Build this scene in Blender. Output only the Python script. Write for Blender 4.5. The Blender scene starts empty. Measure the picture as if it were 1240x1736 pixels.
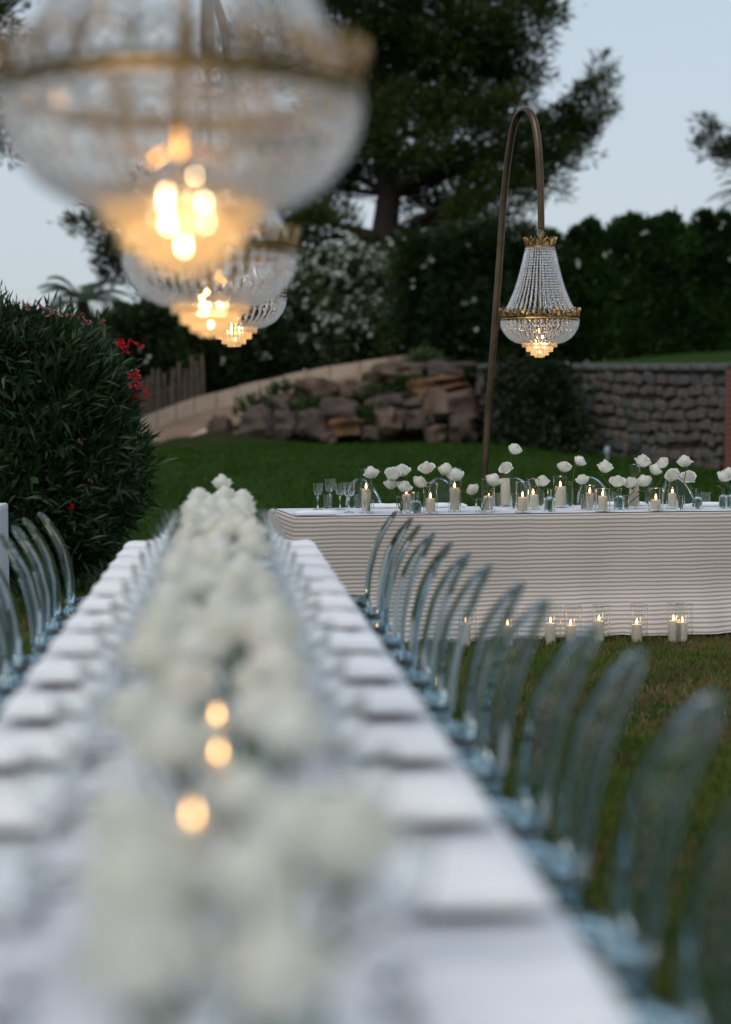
import bpy, math, random
import numpy as np
from mathutils import Vector, Matrix, noise

random.seed(7)
RNG = np.random.default_rng(7)
scene = bpy.context.scene
COL = scene.collection

# ------------------------------------------------------------------ camera, sky, sun, exposure
F_PX, CX, CY = 2950.0, 620.0, 868.0          # focal length and centre in photo pixels (1240 x 1736)
CAM_H = 1.39
YAW = math.atan(237 / F_PX)                   # the long table runs along +Y
PITCH = math.atan(173 / F_PX)
FOCUS = 10.6
cam_data = bpy.data.cameras.new('camera')
cam_data.sensor_fit = 'VERTICAL'
cam_data.sensor_height = 36.0
cam_data.sensor_width = 36.0
cam_data.lens = 36.0 * F_PX / 1736.0
cam_data.clip_start = 0.05
cam_data.clip_end = 2000
cam_data.dof.use_dof = True
cam_data.dof.focus_distance = FOCUS
cam_data.dof.aperture_fstop = 1.35
cam = bpy.data.objects.new('camera', cam_data)
cam.location = (0, 0, CAM_H)
cam.rotation_euler = (math.pi / 2 - PITCH, 0, -YAW)
COL.objects.link(cam)
scene.camera = cam
CAM_R = cam.rotation_euler.to_matrix()

SUN_EL, SUN_AZ = math.radians(48), math.radians(215)   # veiled, behind the camera to the left
world = bpy.data.worlds.new('World')
scene.world = world
world.use_nodes = True
wn, wl = world.node_tree.nodes, world.node_tree.links
for n in list(wn):
    wn.remove(n)
w_out = wn.new('ShaderNodeOutputWorld')
w_bg = wn.new('ShaderNodeBackground')
w_sky = wn.new('ShaderNodeTexSky')
w_sky.sky_type = 'NISHITA'
w_sky.sun_disc = False
w_sky.sun_elevation = SUN_EL
w_sky.sun_rotation = SUN_AZ
w_sky.air_density = 1.2
w_sky.dust_density = 3.0
w_mix = wn.new('ShaderNodeMixRGB')                      # thin even cloud over the whole dome
w_mix.inputs[0].default_value = 0.72
w_mix.inputs[2].default_value = (4.80, 5.42, 6.0, 1)
w_bg.inputs[1].default_value = 0.132
wl.new(w_sky.outputs[0], w_mix.inputs[1])
wl.new(w_mix.outputs[0], w_bg.inputs[0])
wl.new(w_bg.outputs[0], w_out.inputs[0])

sun_data = bpy.data.lights.new('sun', 'SUN')
sun_data.energy = 0.9
sun_data.angle = math.radians(40)
sun_data.color = (1.0, 0.96, 0.9)
sun = bpy.data.objects.new('sun', sun_data)
sun.rotation_euler = (math.pi / 2 - SUN_EL, 0, math.pi - SUN_AZ)
COL.objects.link(sun)

scene.render.engine = 'CYCLES'
scene.view_settings.view_transform = 'Standard'
scene.view_settings.look = 'None'
scene.view_settings.exposure = 0.0
scene.view_settings.gamma = 1.0
scene.cycles.use_denoising = True
scene.cycles.max_bounces = 40
scene.cycles.transmission_bounces = 36
scene.cycles.transparent_max_bounces = 96
scene.cycles.diffuse_bounces = 3
scene.cycles.glossy_bounces = 4
scene.cycles.sample_clamp_indirect = 6.0
scene.cycles.blur_glossy = 0.5


def ray(px, py):
    return CAM_R @ Vector(((px - CX) / F_PX, -(py - CY) / F_PX, -1.0))


def at(px, py, y=None, z=None):
    """World point seen at a photo pixel, at world distance y or on the level z."""
    d = ray(px, py)
    t = y / d.y if y is not None else (z - CAM_H) / d.z
    return Vector((0, 0, CAM_H)) + d * t


# ------------------------------------------------------------------ materials
MATS = {}


def principled(name, color, rough=0.6, **kw):
    m = bpy.data.materials.new(name)
    m.use_nodes = True
    b = m.node_tree.nodes['Principled BSDF']
    b.inputs['Base Color'].default_value = (*color, 1)
    b.inputs['Roughness'].default_value = rough
    for k, v in kw.items():
        b.inputs[k.replace('_', ' ')].default_value = v
    MATS[name] = m
    return m


def noisy(name, c1, c2, scale, rough=0.8, c3=None, scale3=1.0, bump=0.0, bump_scale=None, detail=6, coord='Object', lo=.35, hi=.65, lo3=.45, hi3=.65, **kw):
    """Two colours mixed by noise, a third in wider patches, and a fine bump."""
    m = principled(name, c1, rough, **kw)
    nt = m.node_tree
    N, L = nt.nodes, nt.links
    b = N['Principled BSDF']
    tc = N.new('ShaderNodeTexCoord')
    if coord == 'World':
        geo = N.new('ShaderNodeNewGeometry')
        vec = geo.outputs['Position']
    else:
        vec = tc.outputs[coord]

    def nz(s, d):
        t = N.new('ShaderNodeTexNoise')
        t.inputs['Scale'].default_value = s
        t.inputs['Detail'].default_value = d
        L.new(vec, t.inputs['Vector'])
        return t

    def ramp(t, a, b_):
        r = N.new('ShaderNodeMapRange')
        r.inputs[1].default_value = a
        r.inputs[2].default_value = b_
        L.new(t.outputs[0], r.inputs[0])
        return r
    mx = N.new('ShaderNodeMixRGB')
    mx.inputs[1].default_value = (*c1, 1)
    mx.inputs[2].default_value = (*c2, 1)
    L.new(ramp(nz(scale, detail), lo, hi).outputs[0], mx.inputs[0])
    last = mx
    if c3 is not None:
        m3 = N.new('ShaderNodeMixRGB')
        m3.inputs[2].default_value = (*c3, 1)
        L.new(mx.outputs[0], m3.inputs[1])
        L.new(ramp(nz(scale3, 4), lo3, hi3).outputs[0], m3.inputs[0])
        last = m3
    L.new(last.outputs[0], b.inputs['Base Color'])
    if bump:
        bp = N.new('ShaderNodeBump')
        bp.inputs['Strength'].default_value = bump
        bp.inputs['Distance'].default_value = 0.02
        L.new(nz(bump_scale or scale * 3, 5).outputs[0], bp.inputs['Height'])
        L.new(bp.outputs[0], b.inputs['Normal'])
    return m


def leafy(name, c1, c2, scale, trans=0.25, rough=0.5, spec=0.15):
    """Foliage: noise-varied colour, some light passing through the blade."""
    m = noisy(name, c1, c2, scale, rough, coord='World', Specular_IOR_Level=spec)
    nt = m.node_tree
    N, L = nt.nodes, nt.links
    b = N['Principled BSDF']
    out = [n for n in N if n.type == 'OUTPUT_MATERIAL'][0]
    tr = N.new('ShaderNodeBsdfTranslucent')
    src = b.inputs['Base Color'].links[0].from_socket
    L.new(src, tr.inputs['Color'])
    ms = N.new('ShaderNodeMixShader')
    ms.inputs[0].default_value = trans
    L.new(b.outputs[0], ms.inputs[1])
    L.new(tr.outputs[0], ms.inputs[2])
    L.new(ms.outputs[0], out.inputs['Surface'])
    return m


def emitter(name, color, strength):
    m = bpy.data.materials.new(name)
    m.use_nodes = True
    b = m.node_tree.nodes['Principled BSDF']
    b.inputs['Base Color'].default_value = (*color, 1)
    b.inputs['Emission Color'].default_value = (*color, 1)
    b.inputs['Emission Strength'].default_value = strength
    MATS[name] = m
    return m


noisy('lawn', (0.013, 0.038, 0.004), (0.020, 0.050, 0.006), 3.0, 0.95, c3=(0.028, 0.034, 0.008), scale3=0.9, bump=0.6, bump_scale=60, coord='World', lo3=.5, hi3=.72, Specular_IOR_Level=0.05)
leafy('grass_blade', (0.050, 0.115, 0.014), (0.130, 0.150, 0.030), 2.2, 0.3, 0.6)
leafy('dry_blade', (0.210, 0.150, 0.070), (0.120, 0.085, 0.040), 3.0, 0.2, 0.7)
noisy('soil', (0.055, 0.036, 0.022), (0.030, 0.025, 0.012), 1.5, 0.95, c3=(0.016, 0.026, 0.008), scale3=0.8, bump=0.6, coord='World', Specular_IOR_Level=0.08)
noisy('bank_grass', (0.014, 0.030, 0.006), (0.034, 0.030, 0.012), 2.5, 0.95, bump=0.8, bump_scale=12, coord='World', Specular_IOR_Level=0.08)
noisy('sand_path', (0.25, 0.175, 0.12), (0.19, 0.135, 0.092), 1.6, 0.95, bump=0.4, bump_scale=25, coord='World', Specular_IOR_Level=0.08)
noisy('plaster', (0.52, 0.41, 0.315), (0.42, 0.32, 0.24), 2.2, 0.9, bump=0.3, bump_scale=14, Specular_IOR_Level=0.08)
noisy('rock_grey', (0.095, 0.075, 0.066), (0.040, 0.034, 0.031), 1.8, 0.9, c3=(0.12, 0.085, 0.065), scale3=1.6, bump=0.9, bump_scale=7, Specular_IOR_Level=0.08)
noisy('rock_tan', (0.15, 0.108, 0.084), (0.070, 0.048, 0.037), 1.8, 0.9, bump=0.9, bump_scale=7, Specular_IOR_Level=0.08)
noisy('rock_rust', (0.16, 0.085, 0.046), (0.085, 0.048, 0.032), 2.0, 0.9, bump=0.9, bump_scale=8, Specular_IOR_Level=0.08)
noisy('wall_stone_a', (0.135, 0.112, 0.094), (0.07, 0.062, 0.055), 5, 0.9, bump=0.7, bump_scale=14, Specular_IOR_Level=0.08)
noisy('wall_stone_b', (0.105, 0.105, 0.10), (0.065, 0.068, 0.066), 5, 0.9, bump=0.7, bump_scale=14, Specular_IOR_Level=0.08)
noisy('wall_stone_c', (0.150, 0.122, 0.102), (0.085, 0.072, 0.063), 5, 0.9, bump=0.7, bump_scale=14, Specular_IOR_Level=0.08)
noisy('mortar', (0.065, 0.06, 0.054), (0.040, 0.038, 0.035), 6, 0.95, bump=0.4, Specular_IOR_Level=0.08)
noisy('brick', (0.25, 0.115, 0.070), (0.16, 0.085, 0.06), 5, 0.9, bump=0.5, bump_scale=20, Specular_IOR_Level=0.08)
noisy('stake_wood', (0.13, 0.095, 0.066), (0.07, 0.05, 0.036), 6, 0.85, bump=0.4)
noisy('bark', (0.040, 0.028, 0.020), (0.018, 0.013, 0.010), 6, 0.9, bump=0.9, bump_scale=9)
leafy('pine_needles', (0.018, 0.034, 0.007), (0.052, 0.068, 0.012), 0.5, 0.2, 0.55)
leafy('oleander_near', (0.014, 0.036, 0.013), (0.034, 0.066, 0.022), 3.0, 0.18, 0.38, 0.35)
leafy('oleander_far', (0.012, 0.028, 0.008), (0.036, 0.058, 0.018), 0.7, 0.2, 0.5)
leafy('oleander_pale', (0.026, 0.050, 0.018), (0.085, 0.112, 0.048), 0.9, 0.2, 0.5)
leafy('hedge_leaf', (0.009, 0.028, 0.006), (0.034, 0.080, 0.016), 0.9, 0.2, 0.5)
leafy('ivy_leaf', (0.010, 0.022, 0.007), (0.018, 0.030, 0.010), 1.4, 0.2, 0.5)
leafy('palm_leaf', (0.028, 0.055, 0.028), (0.045, 0.075, 0.035), 1.0, 0.2, 0.5)
leafy('white_petal', (0.66, 0.68, 0.58), (0.78, 0.78, 0.72), 9, 0.25, 0.6)
leafy('red_petal', (0.52, 0.012, 0.028), (0.62, 0.03, 0.06), 9, 0.3, 0.6)
leafy('pink_petal', (0.40, 0.15, 0.14), (0.50, 0.24, 0.22), 9, 0.3, 0.6)
leafy('rose_petal', (0.90, 0.885, 0.80), (0.93, 0.92, 0.87), 12, 0.5, 0.55)
leafy('rose_green', (0.055, 0.105, 0.030), (0.085, 0.125, 0.04), 8, 0.15, 0.5)
noisy('white_linen', (0.67, 0.69, 0.74), (0.62, 0.64, 0.69), 3, 0.85, bump=0.12, bump_scale=400)
noisy('napkin_linen', (0.84, 0.84, 0.86), (0.80, 0.80, 0.825), 8, 0.85, bump=0.15, bump_scale=300)
noisy('stoneware', (0.13, 0.085, 0.075), (0.09, 0.06, 0.055), 12, 0.4)
noisy('table_wood', (0.22, 0.14, 0.08), (0.16, 0.10, 0.06), 4, 0.6)
noisy('brass', (0.46, 0.30, 0.125), (0.22, 0.13, 0.05), 25, 0.28, Metallic=1.0)
noisy('pole_metal', (0.12, 0.082, 0.050), (0.070, 0.046, 0.028), 6, 0.33, Metallic=1.0)
noisy('wax', (0.80, 0.72, 0.58), (0.76, 0.67, 0.52), 10, 0.5, Subsurface_Weight=0.35, Subsurface_Scale=0.02)
principled('wick', (0.02, 0.016, 0.012), 0.9)
noisy('lamp_paint', (0.34, 0.42, 0.46), (0.28, 0.36, 0.40), 20, 0.4)
principled('acrylic', (0.58, 0.77, 0.86), 0.03, Transmission_Weight=1.0, IOR=1.5)
principled('clear_glass', (0.985, 0.995, 0.995), 0.0, Transmission_Weight=1.0, IOR=1.42)
principled('bottle_glass', (0.86, 0.955, 0.95), 0.01, Transmission_Weight=1.0, IOR=1.45)
principled('crystal', (0.93, 0.96, 1.0), 0.04, Transmission_Weight=0.76, IOR=1.6)
def sheet_material():
    """Thin clear acrylic panel: light passes straight, a weak sheen on top."""
    m = principled('acrylic_sheet', (0.9, 0.95, 0.97), 0.05)
    nt = m.node_tree
    N, L = nt.nodes, nt.links
    out = [n for n in N if n.type == 'OUTPUT_MATERIAL'][0]
    tr = N.new('ShaderNodeBsdfTransparent')
    tr.inputs['Color'].default_value = (0.87, 0.925, 0.945, 1)
    gl_ = N.new('ShaderNodeBsdfGlossy')
    gl_.inputs['Roughness'].default_value = 0.04
    lw_ = N.new('ShaderNodeLayerWeight')
    lw_.inputs['Blend'].default_value = 0.5
    pw = N.new('ShaderNodeMath')
    pw.operation = 'POWER'
    pw.inputs[1].default_value = 3.0
    L.new(lw_.outputs['Facing'], pw.inputs[0])
    ml = N.new('ShaderNodeMath')
    ml.operation = 'MULTIPLY_ADD'
    ml.inputs[1].default_value = 0.26
    ml.inputs[2].default_value = 0.02
    L.new(pw.outputs[0], ml.inputs[0])
    ms = N.new('ShaderNodeMixShader')
    L.new(ml.outputs[0], ms.inputs[0])
    L.new(tr.outputs[0], ms.inputs[1])
    L.new(gl_.outputs[0], ms.inputs[2])
    L.new(ms.outputs[0], out.inputs['Surface'])


sheet_material()
emitter('flame', (1.0, 0.55, 0.20), 26.0)
emitter('bulb', (1.0, 0.70, 0.37), 58.0)


def prism_material():
    m = principled('prism', (0.98, 0.90, 0.74), 0.06, Transmission_Weight=0.55, IOR=1.5)  # clear crystal, with the warm glow of the lamps tinted into its colour
    nt = m.node_tree
    N, L = nt.nodes, nt.links
    out = [n for n in N if n.type == 'OUTPUT_MATERIAL'][0]
    tr = N.new('ShaderNodeBsdfTranslucent')
    tr.inputs['Color'].default_value = (0.95, 0.80, 0.55, 1)
    ms = N.new('ShaderNodeMixShader')
    ms.inputs[0].default_value = 0.22
    L.new(N['Principled BSDF'].outputs[0], ms.inputs[1])
    L.new(tr.outputs[0], ms.inputs[2])
    L.new(ms.outputs[0], out.inputs['Surface'])


prism_material()


def stripe_material():
    """Woven linen: taupe bands every 25 mm down the drop, read from the cloth's own UV (metres)."""
    m = principled('striped_linen', (0.6, 0.55, 0.5), 0.88)
    nt = m.node_tree
    N, L = nt.nodes, nt.links
    b = N['Principled BSDF']
    uv = N.new('ShaderNodeUVMap')
    uv.uv_map = 'UVMap'
    sep = N.new('ShaderNodeSeparateXYZ')
    L.new(uv.outputs[0], sep.inputs[0])
    nz = N.new('ShaderNodeTexNoise')
    nz.inputs['Scale'].default_value = 5
    L.new(uv.outputs[0], nz.inputs['Vector'])

    def mth(op, a, b_):
        n = N.new('ShaderNodeMath')
        n.operation = op
        for i, v in enumerate((a, b_)):
            if isinstance(v, (int, float)):
                n.inputs[i].default_value = v
            else:
                L.new(v, n.inputs[i])
        return n.outputs[0]
    v = mth('ADD', sep.outputs[1], mth('MULTIPLY', nz.outputs[0], 0.011))
    s = mth('SINE', mth('MULTIPLY', v, 2 * math.pi / 0.0248), 0.0)
    mr = N.new('ShaderNodeMapRange')
    mr.inputs[1].default_value = -0.25
    mr.inputs[2].default_value = 0.75
    L.new(s, mr.inputs[0])
    n2 = N.new('ShaderNodeTexNoise')
    n2.inputs['Scale'].default_value = 160
    L.new(uv.outputs[0], n2.inputs['Vector'])
    fac = mth('MULTIPLY', mr.outputs[0], mth('ADD', mth('MULTIPLY', n2.outputs[0], 0.7), 0.55))
    mx = N.new('ShaderNodeMixRGB')
    mx.inputs[1].default_value = (0.63, 0.565, 0.515, 1)
    mx.inputs[2].default_value = (0.29, 0.235, 0.200, 1)
    L.new(fac, mx.inputs[0])
    L.new(mx.outputs[0], b.inputs['Base Color'])
    bp = N.new('ShaderNodeBump')
    bp.inputs['Strength'].default_value = 0.2
    bp.inputs['Distance'].default_value = 0.004
    L.new(n2.outputs[0], bp.inputs['Height'])
    L.new(bp.outputs[0], b.inputs['Normal'])


stripe_material()


# ------------------------------------------------------------------ mesh helpers
class MB:
    def __init__(self):
        self.v, self.f, self.mi, self.uv = [], [], [], None

    def add(self, verts, faces, mi=0):
        o = len(self.v)
        self.v += [tuple(p) for p in verts]
        self.f += [tuple(i + o for i in q) for q in faces]
        self.mi += [mi] * len(faces)
        return self

    def box(self, c, s, mi=0, rot=None):
        vs = []
        for z in (-1, 1):
            for x, y in ((-1, -1), (1, -1), (1, 1), (-1, 1)):
                p = Vector((x * s[0] / 2, y * s[1] / 2, z * s[2] / 2))
                if rot is not None:
                    p = rot @ p
                vs.append(p + Vector(c))
        return self.add(vs, [(3, 2, 1, 0), (4, 5, 6, 7), (0, 1, 5, 4), (1, 2, 6, 5), (2, 3, 7, 6), (3, 0, 4, 7)], mi)

    def lathe(self, prof, n=20, c=(0, 0, 0), mi=0, closed=False):
        """prof: (r, z) points; r == 0 makes a pole."""
        vs, rings = [], []
        for r, z in prof:
            if r < 1e-6:
                rings.append([len(vs)])
                vs.append((c[0], c[1], c[2] + z))
            else:
                rings.append(list(range(len(vs), len(vs) + n)))
                for i in range(n):
                    a = 2 * math.pi * i / n
                    vs.append((c[0] + r * math.cos(a), c[1] + r * math.sin(a), c[2] + z))
        fs = []
        pairs = list(zip(rings, rings[1:]))
        if closed:
            pairs.append((rings[-1], rings[0]))
        for a, b in pairs:
            for i in range(n):
                j = (i + 1) % n
                if len(a) == 1 and len(b) == 1:
                    continue
                if len(a) == 1:
                    fs.append((a[0], b[j], b[i]))
                elif len(b) == 1:
                    fs.append((a[i], a[j], b[0]))
                else:
                    fs.append((a[i], a[j], b[j], b[i]))
        return self.add(vs, fs, mi)

    def tube(self, pts, radii, n=8, mi=0, cap=True):
        pts = [Vector(p) for p in pts]
        if not hasattr(radii, '__len__'):
            radii = [radii] * len(pts)
        vs, fs = [], []
        ref = None
        for k, p in enumerate(pts):
            t = (pts[min(k + 1, len(pts) - 1)] - pts[max(k - 1, 0)]).normalized()
            if ref is None:
                ref = Vector((1, 0, 0)) if abs(t.x) < 0.9 else Vector((0, 1, 0))
            u = (ref - t * ref.dot(t)).normalized()
            w = t.cross(u)
            ref = u
            for i in range(n):
                a = 2 * math.pi * i / n
                vs.append(p + (u * math.cos(a) + w * math.sin(a)) * radii[k])
        for k in range(len(pts) - 1):
            for i in range(n):
                j = (i + 1) % n
                fs.append((k * n + i, k * n + j, (k + 1) * n + j, (k + 1) * n + i))
        if cap:
            fs.append(tuple(reversed(range(n))))
            fs.append(tuple(range((len(pts) - 1) * n, len(pts) * n)))
        return self.add(vs, fs, mi)

    def mesh(self, name, mats, smooth=True, sharp=38):
        me = bpy.data.meshes.new(name)
        me.from_pydata(self.v, [], self.f)
        for m in (mats if isinstance(mats, (list, tuple)) else [mats]):
            me.materials.append(MATS[m])
        if len(set(self.mi)) > 1:
            me.polygons.foreach_set('material_index', self.mi)
        if smooth:
            me.polygons.foreach_set('use_smooth', [True] * len(me.polygons))
        me.update()
        if smooth:
            me.set_sharp_from_angle(angle=math.radians(sharp))
        return me

    def build(self, name, mats, parent=None, smooth=True, loc=None, kind=None, sharp=38):
        return link(name, self.mesh(name, mats, smooth, sharp), parent, loc, kind)


def link(name, data, parent=None, loc=None, kind=None):
    o = bpy.data.objects.new(name, data)
    COL.objects.link(o)
    if parent is not None:
        o.parent = parent
    if loc is not None:
        o.location = loc
    if kind:
        o['kind'] = kind
    return o


def tag(o, label, cat, group=None):
    o['label'] = label
    o['category'] = cat
    if group:
        o['group'] = group
    return o


def thing(name, label, cat, loc=(0, 0, 0), rz=0.0, group=None):
    o = link(name, None, None, loc)
    o.empty_display_size = 0.1
    o.rotation_euler = (0, 0, rz)
    return tag(o, label, cat, group)


def copy_tree(o, parent=None):
    c = o.copy()
    COL.objects.link(c)
    c.parent = parent
    for ch in o.children:
        copy_tree(ch, c)
    return c


def np_mesh(name, verts, faces, mats, smooth=False, mi=None):
    """Fast mesh from numpy arrays; faces (N, k) all of one size."""
    me = bpy.data.meshes.new(name)
    n, k = faces.shape
    me.vertices.add(len(verts))
    me.vertices.foreach_set('co', np.asarray(verts, np.float32).ravel())
    me.loops.add(n * k)
    me.loops.foreach_set('vertex_index', faces.astype(np.int32).ravel())
    me.polygons.add(n)
    me.polygons.foreach_set('loop_start', np.arange(0, n * k, k, dtype=np.int32))
    me.polygons.foreach_set('loop_total', np.full(n, k, np.int32))
    for m in (mats if isinstance(mats, (list, tuple)) else [mats]):
        me.materials.append(MATS[m])
    if mi is not None:
        me.polygons.foreach_set('material_index', np.asarray(mi, np.int32))
    if smooth:
        me.polygons.foreach_set('use_smooth', np.ones(n, bool))
    me.update(calc_edges=True)
    return me


def unit(a):
    return a / np.maximum(np.linalg.norm(a, axis=1, keepdims=True), 1e-9)


def leaf_mesh(name, C, D, L, W, mats, mi=None, droop=0.0):
    """One folded lance-shaped leaf (4 triangles) per centre C along D."""
    n = len(C)
    D = unit(D)
    R = RNG.normal(size=(n, 3))
    S = unit(np.cross(D, R))
    U = np.cross(S, D)
    L = np.broadcast_to(L, n)[:, None]
    W = np.broadcast_to(W, n)[:, None]
    base = C
    mid = C + D * L * 0.5
    tip = C + D * L - np.array([0, 0, 1.0]) * L * droop
    a = mid + S * W * 0.5 + U * W * 0.18
    b = mid - S * W * 0.5 + U * W * 0.18
    V = np.stack([base, a, tip, b, mid], 1).reshape(-1, 3)
    i = np.arange(n)[:, None] * 5
    F = np.concatenate([i + [0, 1, 4], i + [1, 2, 4], i + [2, 3, 4], i + [3, 0, 4]], 1).reshape(-1, 3)
    m = None if mi is None else np.repeat(mi, 4)
    return np_mesh(name, V, F, mats, False, m)


def smooth01(t):
    t = max(0.0, min(1.0, t))
    return t * t * (3 - 2 * t)


def ordinal(i):
    return ['first', 'second', 'third', 'fourth', 'fifth', 'sixth', 'seventh', 'eighth', 'ninth', 'tenth', 'eleventh', 'twelfth',
            'thirteenth', 'fourteenth', 'fifteenth', 'sixteenth'][i]


def ellipsoid_points(n, c, r, shell=0.55, seed=0, rough=0.3):
    """Points in the outer part of an uneven ellipsoid; returns points and outward directions."""
    d = unit(RNG.normal(size=(n, 3)))
    nn = np.array([noise.noise(Vector(q) * 2.1 + Vector((seed * 5.1, seed, 0))) + 0.6 * noise.noise(Vector(q) * 4.7 + Vector((seed, 3, seed * 2))) for q in d])
    k = (1 + rough * nn) * (shell + (1 - shell) * np.sqrt(RNG.uniform(0, 1, n)))
    return np.asarray(c) + d * k[:, None] * np.asarray(r), d


# ------------------------------------------------------------------ ground and terrain
def ground_z(x, y):
    return 0.68 * smooth01((y - 13.0) / 24.0)


ys = [-60, -20, -6, 0] + [1 + i for i in range(45)] + [50, 60, 80, 120, 200, 400, 700]
xs = [-400, -200, -100, -60, -40, -30, -24] + [-20 + 2 * i for i in range(21)] + [24, 30, 40, 60, 100, 200, 400]
gv = [(x, y, ground_z(x, y)) for y in ys for x in xs]
nx = len(xs)
gf = [(j * nx + i, j * nx + i + 1, (j + 1) * nx + i + 1, (j + 1) * nx + i) for j in range(len(ys) - 1) for i in range(nx - 1)]
link('lawn', MB().add(gv, gf).mesh('lawn', 'lawn'), kind='structure')


leafy('mown_blade', (0.019, 0.062, 0.004), (0.036, 0.078, 0.007), 0.8, 0.2, 0.7)


def grass(name, N, y0, y1, blade, width, margin, dry, mats=('grass_blade', 'dry_blade')):
    y = np.sqrt(RNG.uniform(y0 * y0, y1 * y1, N))
    lo, hi = -0.135 * y - margin, 0.30 * y + margin
    x = lo + (hi - lo) * RNG.uniform(0, 1, N)
    z = np.array([ground_z(0, t) for t in y])
    pn = np.array([noise.noise(Vector((a * 1.1, b * 1.1, 0.3))) + 0.5 * noise.noise(Vector((a * 3.7, b * 3.7, 4.1))) for a, b in zip(x, y)])
    keep = RNG.uniform(0, 1, N) < np.clip(1.05 - 1.6 * np.maximum(pn - 0.1, 0), 0.25, 1)
    x, y, z, pn = x[keep], y[keep], z[keep], pn[keep]
    n = len(x)
    h = blade * RNG.uniform(0.5, 1.25, n) * np.clip(1.05 - 0.7 * pn, 0.4, 1.4)
    a = RNG.uniform(0, 2 * np.pi, n)
    lean = RNG.uniform(0.1, 0.9, n)
    b = RNG.uniform(0, 2 * np.pi, n)
    P = np.stack([x, y, z - 0.004], 1)
    s = np.stack([np.cos(a), np.sin(a), np.zeros(n)], 1) * (width * RNG.uniform(0.7, 1.3, n))[:, None]
    t = np.stack([np.cos(b) * lean * h, np.sin(b) * lean * h, h], 1)
    mid = t * np.array([0.35, 0.35, 0.6])
    V = np.stack([P - s, P + s, P + mid + s * 0.7, P + mid - s * 0.7, P + t], 1).reshape(-1, 3)
    i = np.arange(n)[:, None] * 5
    F = np.concatenate([i + [0, 1, 2], i + [0, 2, 3], i + [3, 2, 4]], 1).reshape(-1, 3)
    is_dry = (RNG.uniform(0, 1, n) < np.clip(dry + 1.15 * pn, 0.04, 0.85)).astype(int)
    o = link(name, np_mesh(name, V, F, list(mats), False, np.repeat(is_dry, 3)), kind='stuff')
    return o


tag(grass('grass', 300000, 2.0, 13.0, 0.046, 0.0036, 0.4, 0.30), 'patchy short lawn grass with dry brown spots around the tables', 'grass')
tag(grass('grass', 90000, 13.0, 36.0, 0.055, 0.010, 1.0, -0.4, ('mown_blade', 'grass_blade')), 'smooth dark green lawn stretching to the rock bank', 'grass')

# sandy ramp climbing behind the rocks, low plaster wall along its far edge
ramp_front = [(120, 790, 35.0), (230, 768, 36.0), (350, 740, 37.0), (480, 694, 38.0), (620, 652, 39.2), (730, 616, 40.2)]
ramp_back = [(120, 765, 37.3), (235, 736, 38.5), (330, 703, 39.2), (440, 674, 40.0), (560, 645, 40.8), (710, 611, 41.7)]
rf = [at(a, b, y=c) for a, b, c in ramp_front]
rb = [at(a, b, y=c) for a, b, c in ramp_back]
m = MB()
cols = []
for k in range(len(rf) - 1):
    for s in range(6):
        t = s / 6
        cols.append((rf[k].lerp(rf[k + 1], t), rb[k].lerp(rb[k + 1], t)))
cols.append((rf[-1], rb[-1]))
vs, fs = [], []
for a, b in cols:
    for q in range(5):
        p = a.lerp(b, q / 4)
        vs.append(p + Vector((0, 0, 0.03 * noise.noise(p * 0.9))))
for i in range(len(cols) - 1):
    for q in range(4):
        fs.append((i * 5 + q, (i + 1) * 5 + q, (i + 1) * 5 + q + 1, i * 5 + q + 1))
m.add(vs, fs).build('path', 'sand_path', kind='structure')

# embankment between the lawn and the ramp
m = MB()
bank_top = [p for p, _ in cols]
foot_px = [(120, 792), (230, 771), (330, 756), (480, 750), (640, 750), (810, 752)]
vs, fs = [], []
for i, p in enumerate(bank_top):
    t = i / (len(bank_top) - 1)
    q = t * (len(foot_px) - 1)
    k = min(int(q), len(foot_px) - 2)
    fx = foot_px[k][0] + (foot_px[k + 1][0] - foot_px[k][0]) * (q - k)
    b0 = at(fx, 752, y=p.y - 2.4)
    b0.z = ground_z(0, b0.y) - 0.1
    for s in range(9):
        u = s / 8
        pt = b0.lerp(p + Vector((0, 0.15, -0.01)), u)
        pt.z += 0.18 * math.sin(math.pi * u) + 0.12 * noise.noise(pt * 1.3) * math.sin(math.pi * u)
        vs.append(pt)
for i in range(len(bank_top) - 1):
    for s in range(8):
        fs.append((i * 9 + s, (i + 1) * 9 + s, (i + 1) * 9 + s + 1, i * 9 + s + 1))
m.add(vs, fs).build('embankment', 'bank_grass', kind='structure')

# pale kerb at the foot of the ramp
p0, p1 = at(300, 764, y=35.9), at(352, 736, y=37.0)
kerb_pts = [p0.lerp(p1, i / 4) for i in range(5)]
vs, fs = [], []
for p in kerb_pts:
    vs += [p + Vector((-0.12, 0, -0.25)), p + Vector((-0.11, 0, 0.10)), p + Vector((0.11, 0.05, 0.12)), p + Vector((0.12, 0.05, -0.25))]
for i in range(4):
    for s in range(4):
        fs.append((i * 4 + s, i * 4 + (s + 1) % 4, i * 4 + 4 + (s + 1) % 4, i * 4 + 4 + s))
fs += [(3, 2, 1, 0), (16, 17, 18, 19)]
tag(MB().add(vs, fs).build('kerb', 'plaster', smooth=False), 'pale stone kerb where the sandy ramp meets the lawn', 'kerb')

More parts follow.
